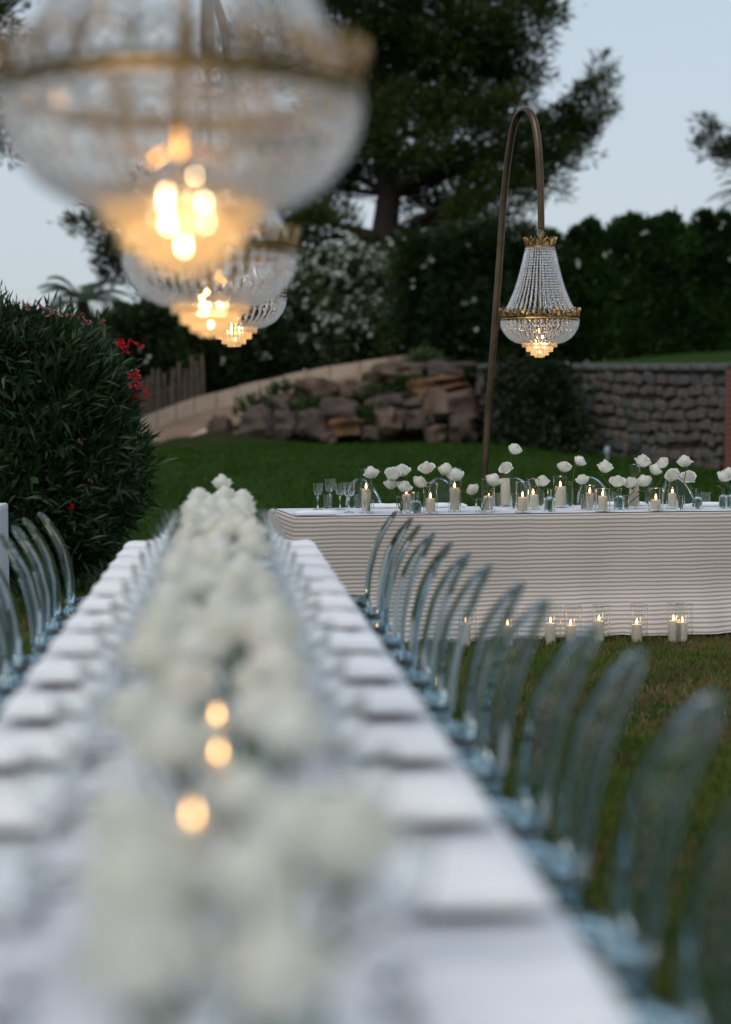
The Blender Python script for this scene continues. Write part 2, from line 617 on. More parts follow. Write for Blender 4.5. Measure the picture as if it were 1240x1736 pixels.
# low plaster wall
lw = thing('low_wall', 'long low beige plaster wall climbing beside the sandy ramp', 'wall', rb[0])
tops = [(120, 742), (235, 708), (330, 674), (440, 646), (560, 620), (710, 598)]
tp = [at(a, b, y=c[2] + 0.02) for (a, b), c in zip(tops, ramp_back)]
seg = []
for k in range(1, len(rb) - 1):
    for s in range(3):
        seg.append((rb[k].lerp(rb[k + 1], s / 3), tp[k].lerp(tp[k + 1], s / 3)))
seg.append((rb[-1], tp[-1]))
seg.insert(0, (rb[0], tp[0]))
for k in range(len(seg) - 1):
    (a0, a1), (b0, b1) = seg[k], seg[k + 1]
    e = (b0 - a0).normalized() * 0.012
    th = Vector((0.05, 0.32, 0))
    lo = Vector((0, 0, -0.3))
    jit = Vector((0, random.uniform(-.015, .015), random.uniform(-.012, .012)))
    vs = [a0 + e + lo, b0 - e + lo, b0 - e + th + lo, a0 + e + th + lo, a1 + e + jit, b1 - e + jit, b1 - e + th + jit, a1 + e + th + jit]
    vs = [v - rb[0] for v in vs]
    MB().add(vs, [(3, 2, 1, 0), (4, 5, 6, 7), (0, 1, 5, 4), (1, 2, 6, 5), (2, 3, 7, 6), (3, 0, 4, 7)]).build('panel', 'plaster', lw, smooth=False)

# terrace ground above the walls
wall_a, wall_b = at(806, 700, y=37.2), at(1226, 700, y=27.0)
wa, wb = Vector((wall_a.x, wall_a.y, 0.40)), Vector((wall_b.x, wall_b.y, 0.15))
wdir = (wb - wa)
wlen = wdir.length
wang = math.atan2(wdir.y, wdir.x)
wtilt = math.atan2(wa.z - wb.z, math.hypot(wdir.x, wdir.y))
wall_h = 1.94


def wall_y(px):
    """World y where the view ray of a pixel column meets the wall line."""
    d = ray(px, 700)
    t = (wa.x * wdir.y - wa.y * wdir.x) / (d.x * wdir.y - d.y * wdir.x)
    return t * d.y


near = [(-500, 770, 38.5), (120, 745, 37.8), (235, 712, 38.95), (330, 680, 39.65), (440, 652, 40.45), (560, 626, 41.25), (712, 606, 42.1), ]
wn_ = Vector((-wdir.y, wdir.x, 0)).normalized()          # away from the lawn side
near = [at(a, b, y=c) for a, b, c in near] + [wa + wdir * t + wn_ * .35 + Vector((0, 0, wall_h - .03)) for t in (0, .25, .5, .75, 1.0, 1.4, 2.2)]
vs, fs = [], []
for p in near:
    c = p.y
    far_h = max(p.z, 2.45) + 0.5
    for s in range(7):
        y = c + (s / 6) ** 1.4 * 40
        u = (s / 6) ** 1.4
        vs.append(Vector((p.x * y / c, y, p.z + (far_h - p.z) * u)))
for i in range(len(near) - 1):
    for s in range(6):
        fs.append((i * 7 + s, (i + 1) * 7 + s, (i + 1) * 7 + s + 1, i * 7 + s + 1))
k0 = len(vs)
for p in near:
    vs.append(Vector((p.x, p.y, -.1)))
for i in range(len(near) - 1):
    fs.append((k0 + i, k0 + i + 1, (i + 1) * 7, i * 7))
MB().add(vs, fs).build('terrace', 'soil', kind='structure')
# strip of upper lawn above the stone wall
vs, fs = [], []
us = [(1010, 617), (1090, 610), (1170, 602), (1260, 598), (1400, 596)]
for (a, b), t in zip(us, (.35, .55, .75, 1.0, 1.3)):
    vs += [wa + wdir * t + wn_ * .5 + Vector((0, 0, wall_h + .02)), at(a, b, y=41.5) + Vector((0, 0, .06))]
for i in range(len(us) - 1):
    fs.append((i * 2, i * 2 + 2, i * 2 + 3, i * 2 + 1))
MB().add(vs, fs).build('upper_lawn', 'lawn', kind='structure')


# ------------------------------------------------------------------ stone wall, brick pier, boulders
def lumpy(n_seg=(6, 4), seed=0, amp=0.12, box=.42):
    """A rounded block about one unit in size with an uneven surface."""
    m = MB()
    prof = []
    nu, nv = n_seg[0] * 2, n_seg[1]
    vs, fs = [], []
    off = Vector((seed * 7.3, seed * 3.1, seed * 1.7))
    for j in range(nv + 1):
        ph = math.pi * j / nv - math.pi / 2
        for i in range(nu):
            a = 2 * math.pi * i / nu
            d = Vector((math.cos(ph) * math.cos(a), math.cos(ph) * math.sin(a), math.sin(ph)))
            k = 1 / max(abs(d.x), abs(d.y), abs(d.z))
            p = d * (box * k + 1 - box) * 0.5
            p *= 1 + amp * 2 * noise.noise(d * 1.6 + off) + amp * noise.noise(d * 4 + off)
            vs.append(p)
    for j in range(nv):
        for i in range(nu):
            fs.append((j * nu + i, j * nu + (i + 1) % nu, (j + 1) * nu + (i + 1) % nu, (j + 1) * nu + i))
    return m.add(vs, fs)


sw = thing('stone_wall', 'dry grey brown stone retaining wall below the upper lawn', 'wall', wa, wang)
sw.rotation_euler = (0, wtilt, wang)
MB().box((wlen / 2, 0.32, wall_h / 2 - 0.02), (wlen, 0.5, wall_h - 0.04)).build('core', 'mortar', sw, smooth=False)
stone_meshes = [lumpy((5, 6), s, 0.09, .78).mesh('stone', ['wall_stone_a', 'wall_stone_b', 'wall_stone_c'][s % 3]) for s in range(9)]
rows = 9
rh = (wall_h - 0.12) / rows
row_amp = [random.uniform(.0, 6.28) for _ in range(rows)]
for r in range(rows):
    x = -0.05 * (r % 2)
    while x < wlen - 0.12:
        w = random.uniform(0.20, 0.50)
        w = min(w, wlen - x)
        o = link('stone', random.choice(stone_meshes), sw, (x + w / 2, 0.08 + random.uniform(-.03, .02), rh * (r + 0.5) + .05 * math.sin(x * 1.3 + row_amp[r] * .3) * math.sin(math.pi * (r + .5) / rows) + random.uniform(-.035, .035)))
        o.scale = (w * .94, 0.20, rh * random.uniform(0.80, 1.05))
        o.rotation_euler = (0, random.uniform(-.25, .25), 0)
        x += w
cx = 0.0
while cx < wlen:
    w = min(random.uniform(0.4, 0.6), wlen - cx)
    o = link('coping_stone', stone_meshes[1], sw, (cx + w / 2, 0.2, wall_h - 0.03))
    o.scale = (w * 1.02, 0.5, 0.13)
    cx += w

bp = thing('brick_pier', 'reddish brick pier closing the end of the stone wall', 'pier', wb + Vector((0.02, -0.05, 0)), wang)
bm_ = MB().box((0, 0, 0), (1, 1, 1)).mesh('brick', 'brick', smooth=False)
MB().box((0.27, 0.27, wall_h / 2), (0.49, 0.49, wall_h)).build('core', 'mortar', bp, smooth=False)
ncourse = int(wall_h / 0.085)
for r in range(ncourse):
    z = 0.085 * (r + 0.5)
    sp = [(0.0, 0.26), (0.275, 0.265)] if r % 2 else [(0.0, 0.13), (0.145, 0.25), (0.41, 0.13)]
    for x, w in sp:
        o = link('brick', bm_, bp, (x + w / 2, 0.06 + random.uniform(-.006, .006), z))
        o.scale = (w, 0.12, 0.071)

boulders = [  # px, py centre, width px, height px, depth, material
    (375, 728, 34, 46, 36.4, 'rock_grey'), (436, 722, 52, 58, 36.3, 'rock_grey'), (486, 722, 40, 50, 36.3, 'rock_grey'),
    (526, 722, 50, 46, 36.3, 'rock_grey'), (578, 698, 72, 40, 37.0, 'rock_grey'), (585, 728, 62, 34, 36.3, 'rock_rust'),
    (541, 663, 64, 40, 38.2, 'rock_tan'), (600, 664, 60, 40, 38.3, 'rock_tan'), (658, 719, 34, 52, 36.3, 'rock_tan'),
    (672, 684, 74, 34, 37.2, 'rock_grey'), (700, 713, 40, 42, 36.4, 'rock_grey'), (762, 692, 84, 60, 36.8, 'rock_tan'),
    (738, 736, 34, 30, 36.2, 'rock_tan'), (785, 726, 44, 50, 36.2, 'rock_grey'), (682, 632, 76, 32, 38.8, 'rock_tan'),
    (742, 650, 90, 26, 38.2, 'rock_rust'), (770, 628, 80, 28, 38.6, 'rock_grey'), (640, 640, 44, 26, 39.0, 'rock_tan'),
    (478, 690, 36, 36, 37.4, 'rock_grey'), (626, 735, 28, 24, 36.1, 'rock_grey'), (560, 742, 24, 18, 36.0, 'rock_tan'),
    (720, 676, 40, 30, 37.4, 'rock_rust'), (408, 742, 26, 22, 36.1, 'rock_tan'),
]
tones = {'rock_grey': 'grey', 'rock_tan': 'tan', 'rock_rust': 'rust orange'}
brow = lambda q: 'bottom' if q[1] > 712 else ('middle' if q[1] > 670 else 'top')
for k, (px, py, w, h, dep, mt) in enumerate(boulders):
    c = at(px, py, y=dep)
    s = dep / F_PX
    o = lumpy((9, 9), 20 + k, 0.24, .62).build('boulder', mt, loc=c)
    o.scale = (w * s * 1.06, max(w, h) * s * 1.1, h * s * .98)
    o.rotation_euler = (0, random.uniform(-.2, .2), random.uniform(-.4, .4))
    row = brow((px, py))
    place = sorted(q[0] for q in boulders if brow(q) == row).index(px)
    tag(o, f'{tones[mt]} boulder in the {row} row of the rock bank, {ordinal(place)} from the ramp foot', 'boulder', 'boulders in the rock bank')

for k, (px, py, dep, n, wd) in enumerate(((480, 668, 37.9, 260, 'above the first boulders'), (530, 690, 37.2, 160, 'between the grey slabs'), (640, 672, 37.6, 200, 'in the middle of the bank'), (636, 706, 36.6, 120, 'low between two tan boulders'),
                                           (720, 612, 40.0, 420, 'where the ramp tops out'), (800, 640, 38.2, 380, 'against the end of the stone wall'), (430, 690, 37.3, 240, 'beside the ramp foot'), (700, 655, 38.0, 140, 'under the upper ledge'))):
    b = at(px, py + 12, y=dep)
    pt = thing('bank_plant', f'dark green weedy plant growing in the rock bank {wd}', 'plant', b, group='plants in the rock bank')
    p_, d_ = ellipsoid_points(n, (0, 0, .12), (.40, .30, .26), .2, k, .4)
    link('foliage', leaf_mesh('foliage', p_, d_ + np.array([0, 0, .8]), .17, .05, 'hedge_leaf' if k % 2 else 'oleander_pale'), pt, kind='stuff')
    MB().tube([(0, 0, -.25), (.02, 0, .0), (.04, 0, .18)], [.015, .012, .006], 5).build('stem', 'bark', pt)

# small pale garden lamp at the foot of the wall
gl_p = at(1030, 780, y=29.3)
gl_p.z = ground_z(0, 29.3)
gl = thing('garden_lamp', 'small pale blue garden lamp standing before the stone wall', 'lamp', gl_p)
MB().lathe([(0, -.02), (.035, -.02), (.035, .01), (.016, .02), (.016, .12), (0, .12)], 10).build('post', 'lamp_paint', gl)
MB().lathe([(0, .10), (.03, .11), (.05, .15), (.052, .20), (.034, .25), (0, .262)], 12).build('head', 'lamp_paint', gl)

# stake fence behind the ramp
sf_pts = [at(232, 700, y=39.9), at(345, 668, y=40.7)]
sf = thing('stake_fence', 'rough upright wooden stake fence behind the low ramp wall', 'fence', sf_pts[0])
for i in range(15):
    t = i / 14
    p = sf_pts[0].lerp(sf_pts[1], t) - sf_pts[0]
    h = random.uniform(0.62, 0.95)
    lean = random.uniform(-.06, .06)
    MB().tube([p + Vector((0, 0, -0.5)), p + Vector((lean * .5, 0, h * .5)), p + Vector((lean, 0, h))], [.05, .045, .035], 6).build('stake', 'stake_wood', sf)
a, b = Vector((0, .06, .35)), sf_pts[1] - sf_pts[0] + Vector((0, .06, .35))
MB().tube([a, a.lerp(b, .5), b], .03, 6).build('rail', 'stake_wood', sf)


# ------------------------------------------------------------------ vegetation
def shrub(name, label, cat, base, blobs, per, leaf, mat, flowers=None, group=None, up=0.5, stems=5, fill=0):
    """blobs: (dx, dy, z, rx, ry, rz) relative to base; per: leaves per blob. flowers: list of (material, n, size, zone)."""
    root = thing(name, label, cat, base, 0, group)
    C, D = [], []
    for k, (dx, dy, z, rx, ry, rz) in enumerate(blobs):
        p, d = ellipsoid_points(per, (dx, dy, z), (rx, ry, rz), 0.5, k + len(label), 0.35)
        C.append(p)
        D.append(d)
    for k, (dx, dy, z, rx, ry, rz) in enumerate(blobs if fill else []):
        p, d = ellipsoid_points(fill, (dx, dy, z), (rx * .8, ry * .8, rz * .85), 0.1, k, 0.2)
        C.append(p)
        D.append(d)
    n_fill = fill * len(blobs)
    C, D = np.concatenate(C), np.concatenate(D)
    big = np.ones(len(C))
    if n_fill:
        big[-n_fill:] = 2.6
    ok = C[:, 2] > 0.02
    big = big[ok]
    C, D = C[ok], D[ok]
    n = len(C)
    dirs = D * 0.8 + np.array([0, 0, up]) + RNG.normal(size=(n, 3)) * 0.45
    link('foliage', leaf_mesh('foliage', C, dirs, leaf[0] * RNG.uniform(.6, 1.3, n) * np.sqrt(big), leaf[1] * RNG.uniform(.7, 1.3, n) * big, mat, droop=0.12), root, kind='stuff')
    for s in range(stems):
        dx, dy, z, rx, ry, rz = blobs[s % len(blobs)]
        a = 2 * math.pi * s / stems
        p0 = Vector((0.12 * math.cos(a), 0.12 * math.sin(a), -0.05))
        p2 = Vector((dx + .3 * rx * math.cos(a), dy + .3 * ry * math.sin(a), z + .2 * rz))
        p1 = p0.lerp(p2, .5) + Vector((.1 * math.cos(a), .1 * math.sin(a), .1))
        MB().tube([p0, p1, p2], [.03 * max(1, rz), .022 * max(1, rz), .01], 6).build('stem', 'bark', root)
    for fm, nf, fs, front in (flowers or []):
        P = []
        for q in range(nf):
            j = RNG.integers(len(C))
            for _ in range(30):
                if D[j][1] < front and D[j][2] > -0.2:
                    break
                j = RNG.integers(len(C))
            P.append((C[j], D[j]))
        cc, dd = [], []
        for p, d in P:
            base_c = p + d * leaf[0] * 0.6
            for f in range(3):
                off = RNG.normal(size=3) * fs * 0.7
                for t in range(5):
                    cc.append(base_c + off)
                    dd.append(unit((d + RNG.normal(size=3) * 1.1)[None])[0])
        link('blossoms', leaf_mesh('blossoms', np.array(cc), np.array(dd), fs, fs * 0.8, fm), root, kind='stuff')
    return root


# the big near oleander at the left
ob = at(72, 900, y=13.2)
ob.z = ground_z(0, 13.2)
near_blobs = [(-.75, 0, 1.25, .80, .75, .85), (.0, .0, 1.30, .72, .75, .85), (.28, .05, .95, .52, .6, .62), (-.3, -.2, .75, .75, .65, .62),
              (-1.1, .1, .9, .7, .7, .8), (.12, -.1, .52, .42, .5, .40), (-.55, -.1, 1.75, .55, .5, .45), (-1.4, 0, 1.5, .7, .6, .7),
              (.30, .1, 1.42, .36, .4, .42), (-.05, .1, 1.72, .42, .4, .36)]
oleander = shrub('oleander_bush', 'big dark oleander bush with red and pink blossoms behind the clear chairs', 'bush', ob, near_blobs, 3900, (.140, .021), 'oleander_near', None, None, 0.55, 8, 500)
ol_flowers = [(215, 588, 'red_petal', 8), (208, 580, 'red_petal', 3), (229, 640, 'red_petal', 4), (238, 648, 'red_petal', 4), (231, 629, 'pink_petal', 4), (241, 672, 'red_petal', 5),
              (137, 751, 'pink_petal', 2), (150, 813, 'pink_petal', 2), (116, 925, 'pink_petal', 2), (125, 858, 'red_petal', 2)]
ol_flowers += [(30 + i * 9 + random.uniform(-3, 3), 517 + i * 1.7 + random.uniform(-4, 4), 'pink_petal', 2) for i in range(17)]
for px, py, mt, nfl in ol_flowers:
    c = at(px, py, y=12.62 if py > 700 else 12.95) - ob
    cc = np.array([np.array(c) + RNG.normal(size=3) * (0.012 + .0028 * nfl) for _ in range(nfl) for _ in range(1)]).repeat(5, 0)
    dd = RNG.normal(size=(len(cc), 3)) + np.array([0, -0.5, 0.2])
    link('blossom', leaf_mesh('blossom', cc, dd, .034 if mt == 'red_petal' else .020, .026 if mt == 'red_petal' else .014, mt), oleander)

# oleanders behind the ramp and the hedge on the terrace
far_px = [  # px centre, base py, top py, half width px, depth, leaf material, flowers
    (20, 720, 560, 70, 40.5, 'oleander_far', 10), (130, 710, 545, 70, 41.0, 'oleander_far', 12),
    (240, 690, 520, 75, 42.0, 'oleander_far', 22), (330, 672, 500, 75, 42.8, 'oleander_far', 26), (420, 655, 500, 70, 43.0, 'oleander_far', 26),
    (500, 638, 470, 70, 43.5, 'oleander_pale', 110), (575, 622, 425, 75, 44.0, 'oleander_pale', 340), (655, 612, 425, 75, 44.2, 'oleander_pale', 320),
    (735, 640, 395, 70, 42.0, 'oleander_far', 22), (800, 635, 380, 70, 41.4, 'oleander_far', 14), (870, 630, 390, 70, 42.0, 'oleander_far', 12),
]
looks = ['low oleander half hidden behind the big bush', 'oleander beside the palm above the low wall', 'flecked oleander right behind the stake fence',
         'oleander above the lowest bend of the ramp wall', 'oleander with bare stems above the middle of the ramp wall', 'oleander with scattered white blossoms above the ramp',
         'pale oleander covered in white blossoms left of the pine trunk', 'pale oleander covered in white blossoms below the pine trunk',
         'dark shrub where the ramp tops out', 'dark shrub above the end of the rock bank', 'dark shrub behind the hanging chandelier pole']
for k, (px, bpy_, tpy, hw, dep, mt, nf) in enumerate(far_px):
    b = at(px, bpy_, y=dep)
    H = at(px, tpy, y=dep).z - b.z
    R = hw * dep / F_PX
    blobs = [(0, 0, H * .5, R, R * .8, H * .5), (-R * .5, -.2, H * .3, R * .8, R * .7, H * .34), (R * .5, -.2, H * .33, R * .8, R * .7, H * .36),
             (R * .25, 0, H * .78, R * .6, R * .6, H * .26), (-R * .4, 0, H * .74, R * .6, R * .6, H * .26)]
    shrub('oleander_shrub', looks[k], 'shrub', b, blobs, 900, (.24, .06), mt, [('white_petal', nf, .065, 0.2)] if nf else None, 'oleanders along the terrace', 0.5, 6, 350)
hedge_px = [(945, 615, 405), (1010, 612, 392), (1075, 610, 385), (1140, 608, 380), (1205, 606, 376), (1270, 604, 372)]
for k, (px, bpy_, tpy) in enumerate(hedge_px):
    dep = 43.2
    b = at(px, bpy_, y=dep)
    H = at(px, tpy, y=dep).z - b.z
    R = 0.72
    blobs = [(0, 0, H * .12, R, .8, H * .2), (0, 0, H * .30, R, .8, H * .32), (0, 0, H * .62, R, .8, H * .34), (-.3, .1, H * random.uniform(.78, .88), .42, .5, H * .18), (.35, 0, H * random.uniform(.76, .9), .38, .5, H * .17),
             (random.uniform(-.5, .5), 0, H * .93, .16, .2, H * .12), (random.uniform(-.5, .5), 0, H * .90, .14, .2, H * .13)]
    where = ['beside the chandelier', 'second from the chandelier', 'third from the chandelier', 'fourth from the chandelier', 'fifth from the chandelier', 'sixth from the chandelier'][k]
    shrub('hedge_shrub', f'tall clipped dark green hedge shrub on the terrace, {where}', 'hedge', b, blobs, 1700, (.23, .055), 'hedge_leaf', [('white_petal', 5, .075, -.3)], 'tall hedge on the terrace', 0.8, 4, 450)

# ivy hanging over the stone wall
iv = thing('ivy', 'dark green creeper hanging over the stone wall', 'ivy', at(915, 770, y=wall_y(915) - .3))
C = []
ivb = at(915, 770, y=wall_y(915) - .3)
for k in range(4200):
    px = random.gauss(915, 45)
    v = random.random()
    spread = 0.75 + 0.35 * v
    px = 915 + (px - 915) * spread - 18 * (1 - v)
    py = 612 + v * 165
    if abs(px - 915) > 100:
        continue
    dep = wall_y(px) - .35 - random.random() * (.5 + .7 * v)
    C.append(at(px, py, y=dep) - ivb)
C = np.array([tuple(c) for c in C])
D = RNG.normal(size=C.shape) * .6 + np.array([0, -.7, -.3])
link('foliage', leaf_mesh('foliage', C, D, .13 * RNG.uniform(.7, 1.3, len(C)), .11, 'ivy_leaf'), iv, kind='stuff')
for k in range(6):
    px = 870 + k * 16
    MB().tube([at(px, 775, y=wall_y(px) - .4) - ivb, at(px + 8, 700, y=wall_y(px + 8) - .35) - ivb, at(px - 4, 615, y=wall_y(px - 4) - .2) - ivb], [.03, .025, .015], 5).build('stem', 'bark', iv)


def tufts(name, blobs, dens, L, W, mat, parent, origin, seed):
    C, D = [], []
    for k, (c, r) in enumerate(blobs):
        n = int(dens * (r[0] * r[1] + r[0] * r[2] + r[1] * r[2]))
        # sub-clumps make the outline uneven and leave gaps
        ns = max(5, int(n / 45))
        sc, sd = ellipsoid_points(ns, c, r, 0.45, seed + k, 0.55)
        pick = RNG.integers(0, ns, n)
        rad = 0.26 * min(r) + 0.14
        loc = RNG.normal(size=(n, 3)) * rad * np.array([.62, .62, .36])
        C.append(sc[pick] + loc)
        D.append(unit(loc) * 0.8 + sd[pick] * 0.5 + np.array([0, 0, .55]) + RNG.normal(size=(n, 3)) * .35)
    C, D = np.concatenate(C), np.concatenate(D)
    n = len(C)
    return link(name, leaf_mesh(name, C - np.array(origin), D, L * RNG.uniform(.6, 1.35, n), W * RNG.uniform(.7, 1.3, n), mat), parent, kind='stuff')


def pixel_tree(name, label, base, trunk_pts, trunk_r, blobs_px, depth, spread, dens, leaf, mat, seed):
    base = Vector(base)
    root = thing(name, label, 'tree', base)
    tr = [Vector(p) - base for p in trunk_pts]
    trunk = MB().tube(tr, trunk_r, 12).build('trunk', 'bark', root)
    blobs = []
    for px, py, rx, ry in blobs_px:
        dep = depth + random.uniform(-spread, spread)
        c = at(px, py, y=dep)
        s = dep / F_PX
        r = (rx * s, 0.5 * (rx + ry) * s, ry * s)
        blobs.append((tuple(c), r))
        # a limb from the trunk to the clump
        cl = c - base
        k = min(range(len(tr)), key=lambda i: abs(tr[i].z - (cl.z - abs(cl.x - tr[i].x) * .5)))
        j = tr[k]
        mid = j.lerp(cl, .55) + Vector((random.uniform(-.2, .2), 0, -.12 * (cl - j).length * .5))
        rr = trunk_r[k] * .32
        MB().tube([j, mid, mid.lerp(cl, .5) + Vector((random.uniform(-.15, .15), 0, random.uniform(-.05, .25))), cl], [rr, rr * .62, rr * .36, rr * .12], 6).build('limb', 'bark', trunk)
    tufts('crown', blobs, dens, leaf[0], leaf[1], mat, root, base, seed)
    return root


pine_blobs = [(560, 30, 80, 70), (650, 20, 90, 70), (740, 40, 90, 75), (830, 35, 85, 65), (895, 30, 55, 48), (600, 120, 85, 65), (700, 125, 95, 70), (800, 130, 90, 65), (865, 105, 50, 45),
              (590, 210, 80, 60), (690, 215, 95, 65), (790, 220, 85, 62), (850, 190, 48, 45), (640, 285, 70, 38), (760, 300, 95, 48), (850, 280, 60, 45),
              (905, 255, 50, 40), (950, 225, 48, 38), (985, 195, 36, 32), (1008, 155, 28, 26), (1028, 120, 16, 20), (1035, 185, 16, 14), (930, 295, 44, 36), (985, 240, 32, 30), (880, 325, 46, 28),
              (820, 360, 70, 30), (745, 360, 60, 28), (545, 300, 65, 55), (500, 350, 55, 60), (545, 390, 45, 45), (470, 280, 60, 50), (520, 235, 60, 50), (440, 380, 45, 40), (500, 440, 50, 30),
              (600, -70, 110, 60), (720, -75, 120, 65), (830, -65, 90, 55), (660, -160, 110, 65), (770, -165, 100, 60), (700, -240, 80, 45), (500, -30, 80, 60), (450, 80, 70, 60)]
pb = at(655, 470, y=48)
pb.z = 2.6
pine = pixel_tree('pine_tree', 'tall dark pine spreading over the terrace behind the flowering oleanders', pb,
                  [pb + Vector((0, 0, -.3)), at(652, 400, y=48), at(660, 330, y=48), at(650, 250, y=48.2), at(670, 150, y=48), at(690, 30, y=48), at(700, -100, y=48), at(705, -220, y=48)],
                  [.46, .38, .33, .30, .26, .20, .13, .05], pine_blobs, 48, 2.6, 820, (.27, .050), 'pine_needles', 3)
lp = at(290, 560, y=46)
lp.z = 2.5
pixel_tree('pine_tree', 'smaller dark tree behind the two nearer chandeliers, left of the tall pine', lp,
           [lp + Vector((0, 0, -.3)), at(292, 500, y=46), at(300, 430, y=46), at(310, 340, y=46), at(305, 230, y=46)], [.3, .26, .2, .14, .05],
           [(260, 430, 60, 40), (205, 405, 50, 34), (160, 385, 36, 26), (130, 382, 18, 14), (225, 350, 48, 28), (170, 345, 24, 16), (310, 380, 60, 40), (300, 300, 60, 46), (340, 440, 60, 36), (280, 475, 70, 26), (220, 462, 36, 20), (360, 340, 50, 40), (190, 440, 30, 18)],
           46, 1.4, 520, (.28, .058), 'pine_needles', 40)
cp = at(-190, 560, y=40)
cp.z = 1.8
pixel_tree('pine_tree', 'dark tree rising beyond the big oleander bush, cut by the picture border', cp,
           [cp + Vector((0, 0, -.6)), at(-190, 450, y=40), at(-185, 300, y=40), at(-170, 120, y=40), at(-160, -60, y=40)], [.36, .3, .24, .16, .05],
           [(-160, 60, 110, 70), (-70, 40, 80, 60), (0, 30, 40, 46), (-110, 150, 100, 66), (-20, 130, 44, 50), (-60, 220, 60, 44), (2, 215, 22, 34), (10, 255, 18, 16), (-200, 200, 90, 70), (-150, -50, 100, 60), (-40, -40, 70, 50)],
           40, 1.4, 520, (.26, .052), 'pine_needles', 70)
rp = at(1345, 560, y=52)
rp.z = 2.8
pixel_tree('pine_tree', 'pine whose drooping branch shows above the hedge beside the open sky', rp,
           [rp + Vector((0, 0, -.3)), at(1345, 420, y=52), at(1350, 260, y=52), at(1352, 120, y=52), at(1356, 20, y=52)], [.35, .3, .24, .15, .05],
           [(1222, 232, 30, 22), (1198, 212, 16, 12), (1205, 252, 18, 12), (1250, 260, 36, 22), (1290, 240, 44, 34), (1330, 200, 56, 40), (1380, 230, 60, 46), (1340, 120, 60, 40), (1355, 50, 46, 34), (1240, 282, 20, 10)],
           52, 1.0, 480, (.30, .058), 'pine_needles', 90)


def palm(label, base, top, n, length, seed):
    rnd = random.Random(seed)
    root = thing('palm_tree', label, 'palm', base)
    t = Vector(top) - Vector(base)
    MB().tube([(0, 0, -.3), t * .33 + Vector((.05, 0, 0)), t * .7, t], [.2, .17, .15, .13], 10).build('trunk', 'bark', root)
    for k in range(n):
        a = 2 * math.pi * k / n + rnd.uniform(-.2, .2)
        el = rnd.uniform(.15, 1.15)
        d = Vector((math.cos(a) * math.cos(el), math.sin(a) * math.cos(el), math.sin(el)))
        pts = [t + d * length * s - Vector((0, 0, 1)) * length * .55 * s * s for s in (0, .2, .4, .6, .8, 1)]
        m = MB().tube(pts, [.025, .022, .018, .014, .01, .004], 5)
        side = d.cross(Vector((0, 0, 1))).normalized()
        for i in range(26):
            s = .12 + .86 * i / 25
            p = t + d * length * s - Vector((0, 0, 1)) * length * .55 * s * s
            tan = (d - Vector((0, 0, 1)) * 1.1 * s).normalized()
            ll = .42 * length / 1.6 * math.sin(math.pi * (.12 + .82 * s)) + .05
            for sg in (-1, 1):
                q = p + (side * sg * .8 + tan * .55 + Vector((0, 0, -.25))) * ll
                w = tan * .022
                m.add([p - w, p + w, q], [(0, 1, 2)])
        m.build('frond', 'palm_leaf', root, smooth=False)
    return root


pl = at(150, 640, y=37)
pl.z = ground_z(0, 37) + .3
palm('palm with arching fronds rising over the big oleander bush', pl, at(140, 512, y=37), 15, 1.5, 1)
pr = at(1290, 600, y=47)
pr.z = 2.7
palm('palm frond crown behind the hedge at the open sky', pr, at(1292, 330, y=47), 15, 1.9, 2)

# ------------------------------------------------------------------ furniture
TABLE_Z = 0.76
TX = -0.025
T_HALF = 0.445
T_Y0, T_Y1 = 0.75, 8.12


def table(name, label, origin, rz, length, depth):
    """origin: middle of the table on the ground; legs at the four corners and mid-span."""
    t = thing(name, label, 'table', origin, rz)
    MB().box((0, 0, TABLE_Z - .032), (length - .02, depth - .02, .03)).build('tabletop', 'table_wood', t, smooth=False)
    for x in (-length / 2 + .15, 0, length / 2 - .15):
        for y in (-depth / 2 + .09, depth / 2 - .09):
            MB().tube([(x, y, 0), (x, y, TABLE_Z - .046)], [.022, .028], 8).build('leg', 'table_wood', t)
    return t


